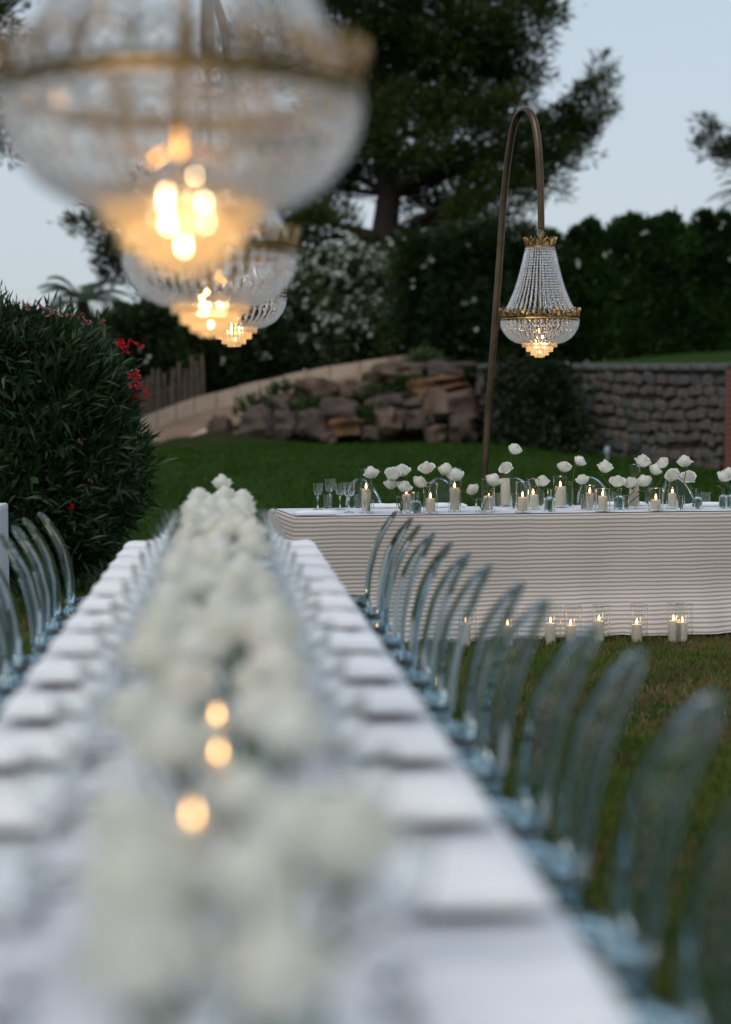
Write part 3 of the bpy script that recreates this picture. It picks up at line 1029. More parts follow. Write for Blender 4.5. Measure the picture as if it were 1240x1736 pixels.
def tablecloth(name, label, origin, rz, length, depth, mat, drop_to, flare, seed, pool=0.0, step=0.09):
    """A cloth: flat top, rounded edge, hanging drop with soft folds; UV in metres along the weave."""
    hx, hy = length / 2, depth / 2
    peri = []
    nx_, ny_ = max(2, int(length / step)), max(2, int(depth / step))
    for i in range(nx_):
        peri.append((-hx + length * i / nx_, -hy))
    for i in range(ny_):
        peri.append((hx, -hy + depth * i / ny_))
    for i in range(nx_):
        peri.append((hx - length * i / nx_, hy))
    for i in range(ny_):
        peri.append((-hx, hy - depth * i / ny_))
    n = len(peri)
    m = MB()
    vs, uv = [], []
    z0 = TABLE_Z - 0.012
    rings = [(.0, .0)] + [(d, d) for d in (.015, .04, .09, .16, .25, .35, .45, .55, .64, TABLE_Z - .02)]
    s_off = Vector((seed * 3.3, seed, 0))
    rows_ = []
    arc = 0
    for (x, y) in [(0, 0)]:
        pass
    for r, (d, _) in enumerate(rings):
        row = []
        for k, (x, y) in enumerate(peri):
            px_, py_ = peri[k - 1]
            ox = (1 if x >= hx - 1e-6 else 0) - (1 if x <= -hx + 1e-6 else 0)
            oy = (1 if y >= hy - 1e-6 else 0) - (1 if y <= -hy + 1e-6 else 0)
            o = Vector((ox, oy, 0))
            if o.length > 0:
                o.normalize()
            f = d / TABLE_Z
            fold = flare * f * (0.75 + 0.55 * math.sin(k * 0.52 + 1.8 * noise.noise(Vector((k * .13, seed, 0)))) + .5 * noise.noise(Vector((k * .3, d * 1.2, seed))))
            p = Vector((x, y, 0)) + o * (0.006 + fold + (pool * smooth01((f - .62) / .38) * (.7 + .6 * noise.noise(Vector((k * .22, 7, seed))))))
            zz = z0 + 0.012 - d * (1 - drop_to / TABLE_Z)
            if d == 0:
                zz = TABLE_Z
                p = Vector((x, y, 0)) - o * .004
            if r == len(rings) - 1:
                zz = drop_to + .016 * (noise.noise(Vector((k * .35, 2, seed))) + .3)
            row.append(len(vs))
            vs.append((p.x, p.y, zz))
            uv.append((x + y * .3, -d - (hy if oy else hy)))
        rows_.append(row)
    fs = []
    for r in range(len(rows_) - 1):
        for k in range(n):
            j = (k + 1) % n
            fs.append((rows_[r][j], rows_[r][k], rows_[r + 1][k], rows_[r + 1][j]))
    # the top as its own grid inside the first ring
    gx, gy = nx_, ny_
    idx = {}
    for j in range(gy + 1):
        for i in range(gx + 1):
            x, y = -hx + length * i / gx, -hy + depth * j / gy
            if i in (0, gx) or j in (0, gy):
                if j == 0 and i < gx:
                    k = i
                elif i == gx and j < gy:
                    k = nx_ + j
                elif j == gy and i > 0:
                    k = nx_ + ny_ + (gx - i)
                else:
                    k = nx_ + ny_ + nx_ + (gy - j)
                idx[i, j] = rows_[0][k % n]
            else:
                idx[i, j] = len(vs)
                vs.append((x, y, TABLE_Z + .0015 * noise.noise(Vector((x * 3, y * 3, seed)))))
                uv.append((x, y))
    for j in range(gy):
        for i in range(gx):
            fs.append((idx[i, j], idx[i + 1, j], idx[i + 1, j + 1], idx[i, j + 1]))
    me = m.add(vs, fs).mesh(name, mat)
    lay = me.uv_layers.new(name='UVMap')
    for lp_ in me.loops:
        lay.data[lp_.index].uv = uv[lp_.vertex_index]
    o = link(name, me, None, origin)
    o.rotation_euler = (0, 0, rz)
    return tag(o, label, 'tablecloth')


long_c = Vector((TX, (T_Y0 + T_Y1) / 2, 0))
table('banquet_table', 'long banquet table hidden under the white cloth', long_c, 0, 2 * T_HALF - .03, T_Y1 - T_Y0 - .03)
tablecloth('tablecloth', 'plain white cloth over the long banquet table with the rose row', long_c, 0, 2 * T_HALF, T_Y1 - T_Y0, 'white_linen', .03, .03, 1)

# second table, striped cloth
c2a = at(500, 877, z=TABLE_Z)
c2b = at(1240, 862.5, z=TABLE_Z)
T2_ANG = math.atan2(c2b.y - c2a.y, c2b.x - c2a.x) * 0.55
T2_LEN, T2_DEP = 4.5, 0.82
t2x = Vector((math.cos(T2_ANG), math.sin(T2_ANG), 0))
t2y = Vector((-math.sin(T2_ANG), math.cos(T2_ANG), 0))
t2o = Vector((c2a.x, c2a.y, 0)) + t2x * T2_LEN / 2 + t2y * T2_DEP / 2
table('banquet_table', 'second banquet table hidden under the striped cloth', t2o, T2_ANG, T2_LEN - .03, T2_DEP - .03)
tablecloth('striped_tablecloth', 'taupe and cream striped linen cloth hanging to the grass', t2o, T2_ANG, T2_LEN, T2_DEP, 'striped_linen', .022, .048, 5, .20, 0.06)
# white runner on the striped table
vs, fs = [], []
for i in range(61):
    for j in range(9):
        x, y = -T2_LEN / 2 + .012 + (T2_LEN - .024) * i / 60, -T2_DEP / 2 + .012 + (T2_DEP - .024) * j / 8
        vs.append((x, y, TABLE_Z + .006 + .002 * noise.noise(Vector((x * 4, y * 5, 2)))))
for i in range(60):
    for j in range(8):
        fs.append((i * 9 + j, (i + 1) * 9 + j, (i + 1) * 9 + j + 1, i * 9 + j + 1))
o = link('table_overlay', MB().add(vs, fs).mesh('table_overlay', 'white_linen'), None, t2o)
o.rotation_euler = (0, 0, T2_ANG)
tag(o, 'white top cloth lying flat on the striped table', 'tablecloth')

# white draped side table at the edge of the bush
sp = at(-62, 1050, z=0)
sp.z = 0
table('side_table', 'small side table under a white cloth beside the oleander bush', sp, 0, .50, .50)
tablecloth('tablecloth', 'white cloth draped over the small side table by the oleander bush', sp, 0, .53, .53, 'white_linen', .02, .012, 9)


# ------------------------------------------------------------------ clear acrylic chairs
def ghost_chair():
    """Faces +Y. Seat rear edge at y = 0, seat front at y = 0.42."""
    r = thing('ghost_chair', 'chair', 'chair')
    # seat: rounded slab with a downturned rim
    m = MB()
    n = 28
    out = []
    for i in range(n):
        a = 2 * math.pi * i / n
        ca, sa = math.cos(a), math.sin(a)
        ex = 0.42
        x = .178 * math.copysign(abs(ca) ** ex, ca)
        y = .21 + .21 * math.copysign(abs(sa) ** ex, sa)
        w = 1 - .12 * (1 - y / .42)
        out.append((x * w, y))
    rings = [(.0, .542), (.55, .543), (.88, .548), (.97, .550), (1.0, .542), (1.0, .505), (.965, .501), (.95, .524), (.9, .529), (.55, .529), (.0, .528)]
    vs, idx = [], []
    for s, z in rings:
        if s == 0:
            idx.append([len(vs)])
            vs.append((0, .21, z))
        else:
            idx.append(list(range(len(vs), len(vs) + n)))
            vs += [(x * s, .21 + (y - .21) * s, z) for x, y in out]
    fs = []
    for a, b in zip(idx, idx[1:]):
        for i in range(n):
            j = (i + 1) % n
            if len(a) == 1:
                fs.append((a[0], b[i], b[j]))
            elif len(b) == 1:
                fs.append((a[i], b[0], a[j]))
            else:
                fs.append((a[i], b[i], b[j], a[j]))
    m.add(vs, fs).build('seat', 'acrylic', r)
    # back: arched panel, thick rim, sickle-shaped side profile
    m = MB()
    n = 40

    def prof(z):
        t = (z - .52) / .42
        return .012 - .014 * t - .105 * max(0, t) ** 2.4
    out = []
    for i in range(n):
        a = 2 * math.pi * i / n
        ca, sa = math.cos(a), math.sin(a)
        if sa >= 0:
            out.append((.122 * ca * (1 - .12 * sa), .76 + .18 * sa))
        else:
            out.append((.126 * math.copysign(abs(ca) ** .45, ca) * (1 - .06 * abs(sa)), .76 - .245 * abs(sa) ** .55))
    rings = [(.0, .003), (.45, .003), (.84, .003), (.90, .004), (.925, .009), (.965, .011), (1.0, .007)]
    vs, idx = [], []
    for side in (1, -1):
        for s, th in (rings if side == 1 else rings[::-1]):
            if s == 0:
                idx.append([len(vs)])
                vs.append((0, prof(.76) - .02 + side * th, .76))
            else:
                idx.append(list(range(len(vs), len(vs) + n)))
                for x, z in out:
                    zz = .76 + (z - .76) * s
                    cup = -.02 * (1 - (x * s / .126) ** 2)
                    vs.append((x * s, prof(zz) + cup + side * th, zz))
    fs = []
    for a, b in zip(idx, idx[1:]):
        for i in range(n):
            j = (i + 1) % n
            if len(a) == 1 and len(b) == 1:
                continue
            if len(a) == 1:
                fs.append((a[0], b[i], b[j]))
            elif len(b) == 1:
                fs.append((a[i], b[0], a[j]))
            else:
                fs.append((a[i], b[i], b[j], a[j]))
    o_rings = len(idx)
    ring_of = {v: q for q, ring in enumerate(idx) for v in ring}
    m.add(vs, [tuple(reversed(q)) for q in fs])
    m.mi = [1 if max(min(ring_of[v], o_rings - 1 - ring_of[v]) for v in q) <= 4 else 0 for q in m.f]
    m.build('backrest', ['acrylic', 'acrylic_sheet'], r)
    for sx in (-1, 1):
        MB().tube([(sx * .150, .385, .52), (sx * .154, .388, .25), (sx * .160, .392, 0)], [.019, .016, .012], 8).build('leg', 'acrylic', r)
        MB().tube([(sx * .136, .035, .52), (sx * .142, .015, .25), (sx * .152, -.045, 0)], [.019, .016, .012], 8).build('leg', 'acrylic', r)
    return r


proto = ghost_chair()
used = [False]


def put_chair(x, y, rz, label, group, z=0.0):
    o = proto if not used[0] else copy_tree(proto)
    used[0] = True
    o.location = (x, y, z)
    o.rotation_euler = (0, 0, rz)
    o['label'] = label
    o['group'] = group


STEP = 0.46
ST0 = 7.74
NSET = 15
right_y = [2950 * .45 / (v - 695) for v in (872, 881, 898, 908, 921, 940, 968, 999, 1040, 1074, 1128, 1195)]
for i in range(14):
    y = ST0 - STEP * i + random.uniform(-.04, .04)
    put_chair(.640 + random.uniform(-.012, .012), y, math.pi / 2 + random.uniform(-.11, .11),
              f'clear acrylic chair at the long table, striped-table side, {ordinal(i)} from the far table end', 'clear chairs facing the long table')
for i in range(11):
    y = ST0 - STEP * i + random.uniform(-.04, .04)
    put_chair(-.700 + random.uniform(-.012, .012), y, -math.pi / 2 + random.uniform(-.05, .05),
              f'clear acrylic chair at the long table, oleander side, {ordinal(i)} from the far table end', 'clear chairs facing the long table')
for i, px in enumerate((588, 722, 853, 988, 1140, 1265)):
    p = at(px, 850, z=TABLE_Z)
    u = (Vector((p.x, p.y, 0)) - t2o).dot(t2x)
    q = t2o + t2x * u + t2y * (T2_DEP / 2 + .26)
    put_chair(q.x, q.y, T2_ANG + math.pi + random.uniform(-.06, .06),
              f'clear acrylic chair with rounded back behind the striped table, {ordinal(i)} from its napkin end', 'clear chairs behind the striped table')

# ------------------------------------------------------------------ place settings
plate_mesh = MB().lathe([(0, .003), (.06, .003), (.066, .0), (.07, .003), (.091, .017), (.093, .0185), (.089, .0185), (.068, .007), (0, .006)], 28).mesh('plate', 'stoneware')


def napkin_mesh(seed, lx=.200, ly=.205, t=.032):
    """A linen napkin folded in three, softly puffed."""
    m = MB()
    nx_, ny_ = 12, 14
    vs, fs = [], []
    for side in (0, 1):
        for j in range(ny_ + 1):
            for i in range(nx_ + 1):
                u, v = i / nx_ * 2 - 1, j / ny_ * 2 - 1
                e = (1 - abs(u) ** 8) * (1 - abs(v) ** 6)
                x = lx / 2 * u * (1 + .02 * noise.noise(Vector((v * 2, seed, 0))))
                y = ly / 2 * v
                puff = .55 + .45 * e
                z = t * puff * (1 + .28 * noise.noise(Vector((u * 1.6, v * 1.8, seed)))) if side else 0.0015 * (1 - e)
                if side and v > .25:
                    z -= .003
                vs.append((x, y, z))
    N_ = (nx_ + 1) * (ny_ + 1)
    for j in range(ny_):
        for i in range(nx_):
            a = j * (nx_ + 1) + i
            fs.append((a, a + nx_ + 1, a + nx_ + 2, a + 1))
            b = a + N_
            fs.append((b, b + 1, b + nx_ + 2, b + nx_ + 1))
    ring = [i for i in range(nx_ + 1)] + [(j) * (nx_ + 1) + nx_ for j in range(1, ny_ + 1)] + [ny_ * (nx_ + 1) + i for i in range(nx_ - 1, -1, -1)] + [j * (nx_ + 1) for j in range(ny_ - 1, 0, -1)]
    for k in range(len(ring)):
        a, b = ring[k], ring[(k + 1) % len(ring)]
        fs.append((a, b, b + N_, a + N_))
    return m.add(vs, fs).mesh('napkin', 'napkin_linen')


nap_meshes = [napkin_mesh(s) for s in range(4)]


def glass_proto(h, rb_, kind):
    g = thing('wine_glass' if kind == 'stem' else 'tumbler', 'glass', 'glass')
    if kind == 'stem':
        zb = h * .50
        MB().lathe([(0, 0), (.033, 0), (.034, .0025), (.010, .006), (0, .007)], 20).build('foot', 'clear_glass', g)
        MB().lathe([(0, .0068), (.007, .007), (.0042, .02), (.004, zb * .8), (.008, zb - .002), (0, zb)], 10).build('stem', 'clear_glass', g)
        pr_ = [(0, zb - .001), (rb_ * .55, zb + .008), (rb_ * .82, zb + .028), (rb_ * .93, zb + .055), (rb_, h)]
        inn = [(rb_ - .0018, h), (rb_ * .93 - .0018, zb + .056), (rb_ * .82 - .0018, zb + .030), (rb_ * .5, zb + .0105), (0, zb + .0035)]
        MB().lathe(pr_ + inn, 24).build('bowl', 'clear_glass', g)
    else:
        MB().lathe([(0, 0), (rb_ * .85, 0), (rb_, h), (rb_ - .002, h), (rb_ * .85 - .002, .008), (0, .008)], 20).build('cup', 'clear_glass', g, sharp=22)
    return g


stem_a, stem_b, tum = glass_proto(.165, .036, 'stem'), glass_proto(.185, .041, 'stem'), glass_proto(.085, .036, 'tumbler')
g_used = {id(stem_a): False}
gfirst = {'a': True, 'b': True, 't': True}


def put_glass(kind, x, y, z, label, group):
    src = {'a': stem_a, 'b': stem_b, 't': tum}[kind]
    o = src if gfirst[kind] else copy_tree(src)
    gfirst[kind] = False
    o.location = (x, y, z)
    o.rotation_euler = (0, 0, random.uniform(0, 6))
    o['label'] = label
    o['group'] = group


for i in range(14):
    for side, sx in (('striped-table side', 1), ('oleander side', -1)):
        y = ST0 - STEP * i - .05
        x = TX + sx * .318
        pl_ = link('plate', plate_mesh, None, (x, y, TABLE_Z + .002))
        tag(pl_, f'dark stoneware plate under the folded napkin, {side}, {ordinal(i)} from the far end', 'plate', 'plates on the long table')
        nk = link('napkin', random.choice(nap_meshes), None, (x, y, TABLE_Z + .0210))
        nk.rotation_euler = (0, 0, random.uniform(-.04, .04))
        tag(nk, f'folded white napkin on a plate, {side}, {ordinal(i)} from the far table end', 'napkin', 'napkins on the long table')
        put_glass('a', TX + sx * .212, y + .19, TABLE_Z + .002, f'small clear wine glass beside the rose row, {side}, {ordinal(i)} setting from the far end', 'glasses on the long table')
        put_glass('b', TX + sx * .205, y + .09, TABLE_Z + .002, f'larger clear wine glass beside the rose row, {side}, {ordinal(i)} setting from the far end', 'glasses on the long table')


# ------------------------------------------------------------------ roses
def rose_mesh(seed):
    """An open white rose about 95 mm wide, base of the bloom at the origin: a tight heart, cupped petals, ruffled guard petals."""
    rnd = random.Random(seed)
    m = MB()
    NP = 34
    for k in range(NP):
        f = k / (NP - 1)                    # 0 = heart, 1 = outer guard petal
        a0 = k * 2.39996 + rnd.uniform(-.2, .2)
        R = .004 + .034 * f ** .8           # belly radius
        h = .064 - .017 * f ** 1.4 + rnd.uniform(-.005, .005)
        half = 1.35 - .55 * f
        lean = -.30 * (1 - f) + .34 * f ** 2 + rnd.uniform(-.10, .12)   # rim radius relative to the belly
        roll = .011 * f ** 2 * rnd.uniform(.3, 1.4)
        vs, fs = [], []
        nu, nv = 7, 6
        for j in range(nv + 1):
            t = j / nv
            for i in range(nu + 1):
                s = i / nu * 2 - 1
                wid = half * (.45 + .55 * math.sin(math.pi * min(.62, .18 + .5 * t)))
                ang = a0 + s * wid
                rim = 1 - .13 * abs(s) ** 2.5 * t + .07 * t * math.sin(s * 5 + k) * f
                belly = math.sin(min(1.0, t * 1.5) * math.pi / 2) ** .8
                r = R * (.16 + .84 * belly) * (1 + lean * max(0, t - .4) ** 1.4 * 1.6)
                r += .0022 * t * noise.noise(Vector((s * 2.5, t * 3, k + seed * 9.1)))
                z = h * t * rim - roll * max(0, t - .7) * 3.3 - .004 * f
                vs.append((r * math.cos(ang), r * math.sin(ang), z))
        for j in range(nv):
            for i in range(nu):
                a = j * (nu + 1) + i
                fs.append((a, a + 1, a + nu + 2, a + nu + 1))
        m.add(vs, fs)
    m.lathe([(0, -.016), (.007, -.014), (.011, -.006), (.012, .004), (0, .006)], 10, mi=1)
    for k in range(5):
        a = k * 2 * math.pi / 5
        c, s = math.cos(a), math.sin(a)
        m.add([(c * .009 - s * .006, s * .009 + c * .006, -.008), (c * .009 + s * .006, s * .009 - c * .006, -.008), (c * .034, s * .034, -.010 - .006 * rnd.random())], [(0, 1, 2)], 1)
    return m.mesh('bloom', ['rose_petal', 'rose_green'])


rose_meshes = [rose_mesh(s) for s in range(5)]
lf = MB()
lf.add([(0, 0, 0), (.018, .022, .006), (.012, .05, .004), (0, .068, -.006), (-.012, .05, .004), (-.018, .022, .006), (0, .025, -.001), (0, .05, -.002)],
       [(0, 1, 6), (1, 2, 7, 6), (2, 3, 7), (3, 4, 7), (4, 5, 6, 7), (5, 0, 6)])
rose_leaf = lf.mesh('leaf', 'rose_green')


def rose(foot, head, label, group, size=1.0, tilt=None, leaf=False):
    foot, head = Vector(foot), Vector(head)
    r = thing('rose', label, 'rose', foot, 0, group)
    d = head - foot
    up = (d.normalized() + Vector((0, 0, .8))).normalized() if tilt is None else Vector(tilt).normalized()
    neck = d - up * .015 * size
    mid = d * .5 + Vector((random.uniform(-.008, .008), random.uniform(-.008, .008), 0))
    st = MB().tube([(0, 0, 0.004), mid, neck - up * .02, neck], [.0032, .003, .0028, .003], 6).build('stem', 'rose_green', r)
    b = link('bloom', random.choice(rose_meshes), r, d)
    b.rotation_euler = (up.to_track_quat('Z', 'Y') @ Matrix.Rotation(random.uniform(0, 6.28), 3, 'Z').to_quaternion()).to_euler()
    b.scale = (size, size, size * random.uniform(.9, 1.08))
    if leaf:
        l_ = link('leaf', rose_leaf, st, mid + Vector((0, 0, .02)))
        l_.rotation_euler = (random.uniform(.2, .7), 0, random.uniform(0, 6.28))
    return r


def jar_mesh(name, r, h, neck=None, n=20, th=.0028):
    """A clear vase: cylinder, or a body narrowing to a neck (neck = (radius, height))."""
    if neck is None:
        out = [(0, 0), (r * .94, 0), (r, .004), (r, h - .002), (r - th * .5, h)]
        inn = [(r - th, h - .002), (r - th, .010), (0, .009)]
    else:
        nr, nh = neck
        out = [(0, 0), (r * .94, 0), (r, .006), (r, h * .78), (r * .86, h * .9), (nr, h), (nr, h + nh), (nr * 1.22, h + nh), (nr * 1.22, h + nh + .008)]
        inn = [(nr - th, h + nh + .008), (nr - th, h + .001), (r * .86 - th, h * .9 - .002), (r - th, h * .77), (r - th, .010), (0, .009)]
    return MB().lathe(out + inn, n).mesh(name, 'bottle_glass' if neck else 'clear_glass', True, 22)


GLOW = ((352, 1010), (430, 1120), (368, 1205), (371, 1268), (327, 1372))   # photo pixels of the small flames


def pixel_of(p):
    q = CAM_R.transposed() @ (Vector(p) - Vector((0, 0, CAM_H)))
    return CX + F_PX * q.x / -q.z, CY - F_PX * q.y / -q.z


# row of roses along the long table: low vases, three or four blooms each
vase_low = jar_mesh('vase', .036, .11)
vase_bot = jar_mesh('vase', .034, .075, (.013, .035))
row_y = 7.86
k = 0
rows_pos = []
while row_y > 1.15:
    rows_pos.append(row_y)
    row_y -= .225 + random.uniform(-.02, .03)
for k, y in enumerate(rows_pos):
    xc = -.02 + .05 * smooth01((1.9 - y) / .7)                                # the row drifts a little across the cloth
    x = xc + .045 * (1 if k % 2 else -1) + random.uniform(-.02, .02)
    part = 'far third' if y > 5.6 else ('middle third' if y > 3.4 else 'near third')
    v = link('vase', vase_low if k % 3 else vase_bot, None, (x, y, TABLE_Z + .003))
    tag(v, f'low clear glass vase under the white roses, {part} of the long table', 'vase', f'vases in the {part} of the rose row')
    nr = 5 if y > 3.4 else 4
    for q in range(nr):
        a = 2 * math.pi * (q / nr) + random.uniform(-.4, .4) + k
        rad = random.uniform(.05, .10)
        hx = max(xc - .092, min(xc + .092, x + rad * math.cos(a)))
        hz = TABLE_Z + random.uniform(.165, .235)
        if k == 0 and q == 0:
            hx, hz = -.02, TABLE_Z + .27
        hp = Vector((hx, y + rad * math.sin(a), hz + .03))
        u_, v_ = pixel_of(hp)
        rr_ = .06 * F_PX / hp.y
        if any(math.hypot(u_ - g[0], v_ - g[1]) < rr_ * .62 + 12 and hp.y < at(g[0], g[1], z=TABLE_Z + .185).y for g in GLOW[2:]):
            continue                                    # the flame shows through a gap in the roses here
        rose((x + .008 * math.cos(a), y + .008 * math.sin(a), TABLE_Z + .014), (hx, y + rad * math.sin(a), hz),
             f'white rose in the crowded flower row, {part} of the long table', f'roses in the {part} of the rose row', random.uniform(.92, 1.22), None, q in (0, 2))


# ------------------------------------------------------------------ candles
def candle_proto(r, h):
    c = thing('pillar_candle', 'candle', 'candle')
    MB().lathe([(0, 0), (r * .97, 0), (r, .004), (r, h - .004), (r * .94, h), (r * .78, h - .002), (r * .6, h - .008), (0, h - .009)], 22).build('wax', 'wax', c)
    MB().tube([(0, 0, h - .012), (.0005, 0, h), (.002, 0, h + .006)], .0013, 5).build('wick', 'wick', c)
    return c


def add_flame(c, h, q=1.0):
    MB().lathe([(0, h + .001), (.0045 * q, h + .006 * q), (.0066 * q, h + .013 * q), (.0052 * q, h + .022 * q), (.0022 * q, h + .031 * q), (0, h + .037 * q)], 10).build('flame', 'flame', [w for w in c.children if w.name.startswith('wick')][0])


def candle(base, r, h, label, group, lit=True, q=1.0):
    c = candle_proto(r, h)
    c.location = base
    c.rotation_euler = (0, 0, random.uniform(0, 6))
    if lit:
        add_flame(c, h, q)
    c['label'] = label
    c['group'] = group
    return c


jar_cache = {}


def hurricane(base, r, h, label, group):
    key = (round(r, 3), round(h, 2))
    if key not in jar_cache:
        jar_cache[key] = jar_mesh('candle_cylinder', r, h, None, 24, .0024)
    o = link('candle_cylinder', jar_cache[key], None, base)
    return tag(o, label, 'glass', group)


# tea-size candles glowing between the roses of the long table
for k, (px, py) in enumerate(GLOW):
    H = .185
    p = at(px, py, z=TABLE_Z + H)
    candle((p.x, p.y, TABLE_Z + .011), .017, H - .025, f'small lit candle among the long table roses, {ordinal(k)} from the far end', 'candles on the long table', True, .55)
    hurricane((p.x, p.y, TABLE_Z + .003), .030, .20, f'clear candle glass among the long table roses, {ordinal(k)} from the far end', 'candle glasses on the long table')


def on_t2(px, py):
    """Point on the striped table's top at a photo pixel of an object's foot."""
    p = at(px, py, z=TABLE_Z + .009)
    u = (Vector((p.x, p.y, 0)) - t2o).dot(t2x)
    w = max(-T2_DEP / 2 + .06, min(T2_DEP / 2 - .06, (Vector((p.x, p.y, 0)) - t2o).dot(t2y)))
    # keep the pixel column: step along the view ray's ground direction
    d = Vector((p.x, p.y, 0)).normalized()
    w0 = (Vector((p.x, p.y, 0)) - t2o).dot(t2y)
    q = Vector((p.x, p.y, 0)) + d * ((w - w0) / max(.3, d.dot(t2y)))
    return Vector((q.x, q.y, TABLE_Z + .009))


S2 = 10.5 / F_PX
# lit and unlit candles in glass cylinders: foot px, foot py, glass width, glass top py, candle width, candle top py, lit, wording
t2_candles = [
    (621, 869, 23, 795, 15, 829, 1, 'beside the wine glasses'), (689, 867, 22, 826, 15, 838, 1, 'behind the first rose bunch'),
    (730, 870, 24, 818, 16, 845, 1, 'in front of the second chair'), (771, 867, 23, 793, 16, 827, 1, 'tall, with two roses leaning over'),
    (828, 867, 24, 812, 16, 841, 1, 'next to the square vase'), (857, 858, 22, 800, 17, 811, 0, 'unlit, very tall, beside the highest rose'),
    (886, 868.5, 25, 816, 16, 843, 1, 'short, right of the highest rose'), (904, 863, 22, 811, 17, 838.5, 1, 'behind the short one'),
    (950, 860, 25, 807, 19, 825, 1, 'tall and thick beside the small bottle'), (1000, 863, 20, 822, 13, 836, 1, 'thin, behind a leaning stem'),
    (1022, 867, 26, 828, 16, 841, 1, 'in a wide low cylinder'), (1075, 861, 20, 787, 17, 822, 0, 'unlit, inside the tallest cylinder'),
    (1112, 866, 26, 828, 17, 847, 1, 'lowest, in a wide tumbler-like cylinder'), (1140, 861, 22, 812, 14, 836, 1, 'below the paired roses'),
]
for px, py, gw, gt, cw, ct, lit, wd in t2_candles:
    b = on_t2(px, py)
    hg = at(px, gt, y=b.y).z - b.z
    hc = at(px, ct, y=b.y).z - b.z
    hurricane(b, gw * S2 / 2, hg, f'clear candle cylinder on the striped table, candle {wd}', 'candle cylinders on the striped table')
    candle(b + Vector((0, 0, .010)), cw * S2 / 2, hc - .010, f'cream pillar candle on the striped table, {wd}', 'candles on the striped table', bool(lit))

# bud vases: foot px, foot py, width, body top py, neck top py (or 0 for an open jar), wording
t2_vases = [
    (626, 870.5, 17, 848, 0, 'open bud vase beside the first candle'), (681, 870.5, 19, 842, 0, 'square-looking open vase holding four roses'), (705, 869.5, 20, 848, 836, 'flask vase with crossed stems'),
    (819, 869, 26, 846, 0, 'wide low vase between two candles'), (872, 862, 14, 836, 0, 'slim vase with the longest stem'), (932, 867, 19, 842, 831, 'little stoppered-looking bottle vase with crossed stems'),
    (917, 853, 15, 828, 0, 'slim vase at the back with a single rose'), (966, 857, 16, 815, 0, 'tall slim vase behind the thick candle'), (992, 864, 15, 838, 0, 'clear vase with a dark leaning stem'),
    (1050, 863, 19, 840, 829, 'bottle vase below the round rose'), (1062, 862.5, 14, 840, 0, 'clear vase with a diagonal stem'), (1100, 856, 16, 812, 0, 'tall vase at the back below three roses'),
    (1154, 864, 15, 840, 0, 'clear vase with a thick stem among the right-hand roses'), (1182, 862, 18, 842, 830, 'bottle vase by the last chair'), (1226, 862, 15, 838, 828, 'bottle vase below the last pair of roses'), (1238, 861, 15, 838, 826, 'bottle vase touching the picture border'),
]
vpos = []
for k, (px, py, w, bt, nt_, wd) in enumerate(t2_vases):
    b = on_t2(px, py)
    h = at(px, bt, y=b.y).z - b.z
    r = w * S2 / 2
    me = jar_mesh('vase', r, h, None if not nt_ else (r * .45, at(px, nt_, y=b.y).z - b.z - h))
    wd = wd.replace('bottle vase touching the picture border', 'bottle vase next after the last pair of roses').replace('among the right-hand roses', 'below the paired roses').replace('little stoppered-looking bottle', 'little bottle')
    tag(link('vase', me, None, b), f'{wd} on the striped table', 'vase', 'bud vases on the striped table')
    vpos.append(b)

# roses: head px, py, vase index, size, wording
t2_roses = [
    (632, 803, 0, 'alone above the first candle'), (666, 803, 1, 'upper outer bloom of the first bunch'), (682, 798, 1, 'highest bloom of the first bunch'), (663, 821, 1, 'lower outer bloom of the first bunch'),
    (683, 825, 1, 'lowest bloom of the first bunch'), (708, 816, 2, 'bloom right of the first bunch'), (725, 794, 2, 'bloom above the second clear chair'), (753, 798, 2, 'outer bloom of the pair over the tall candle'),
    (775, 807, 3, 'inner bloom of the pair over the tall candle'), (806, 829, 3, 'low drooping bloom by the wide vase'), (833, 815, 3, 'bloom above the wide low vase'), (870, 761, 4, 'highest of all, on the longest stem'),
    (861, 791, 4, 'just below the highest bloom'), (920, 816, 6, 'single bloom over the slim back vase'), (955, 791, 5, 'lower of the pair over the thick candle'), (979, 780, 7, 'upper of the pair over the thick candle'),
    (989, 813, 8, 'bloom over the dark leaning stem'), (1025, 793, 9, 'tilted bloom left of the round one'), (1046, 816, 9, 'round bloom over the bottle vase'), (1072, 817, 10, 'bloom over the diagonal stem'),
    (1088, 783, 11, 'first of the three high blooms over the back vase'), (1107, 796, 11, 'middle of the three high blooms'), (1127, 784, 11, 'last of the three high blooms'), (1095, 817, 10, 'low bloom over the lowest candle'),
    (1143, 805, 12, 'larger of the paired blooms'), (1167, 808, 13, 'smaller of the paired blooms'), (1162, 784, 12, 'pointed bloom above the pair'), (1224, 808, 14, 'outer of the last two blooms'), (1236, 802, 15, 'inner of the last two blooms'),
]
for px, py, vi, wd in t2_roses:
    b = vpos[vi]
    h = at(px, py, y=b.y + random.uniform(-.05, .03))
    size = random.uniform(.98, 1.22)
    tilt = Vector((random.uniform(-.7, .7), random.uniform(-.8, .15), 1))
    rose(b + Vector((random.uniform(-.006, .006), random.uniform(-.006, .006), .012)), h - Vector((0, 0, .028)), f'white rose on the striped table, {wd}', 'roses on the striped table', size, tilt, random.random() < .55)

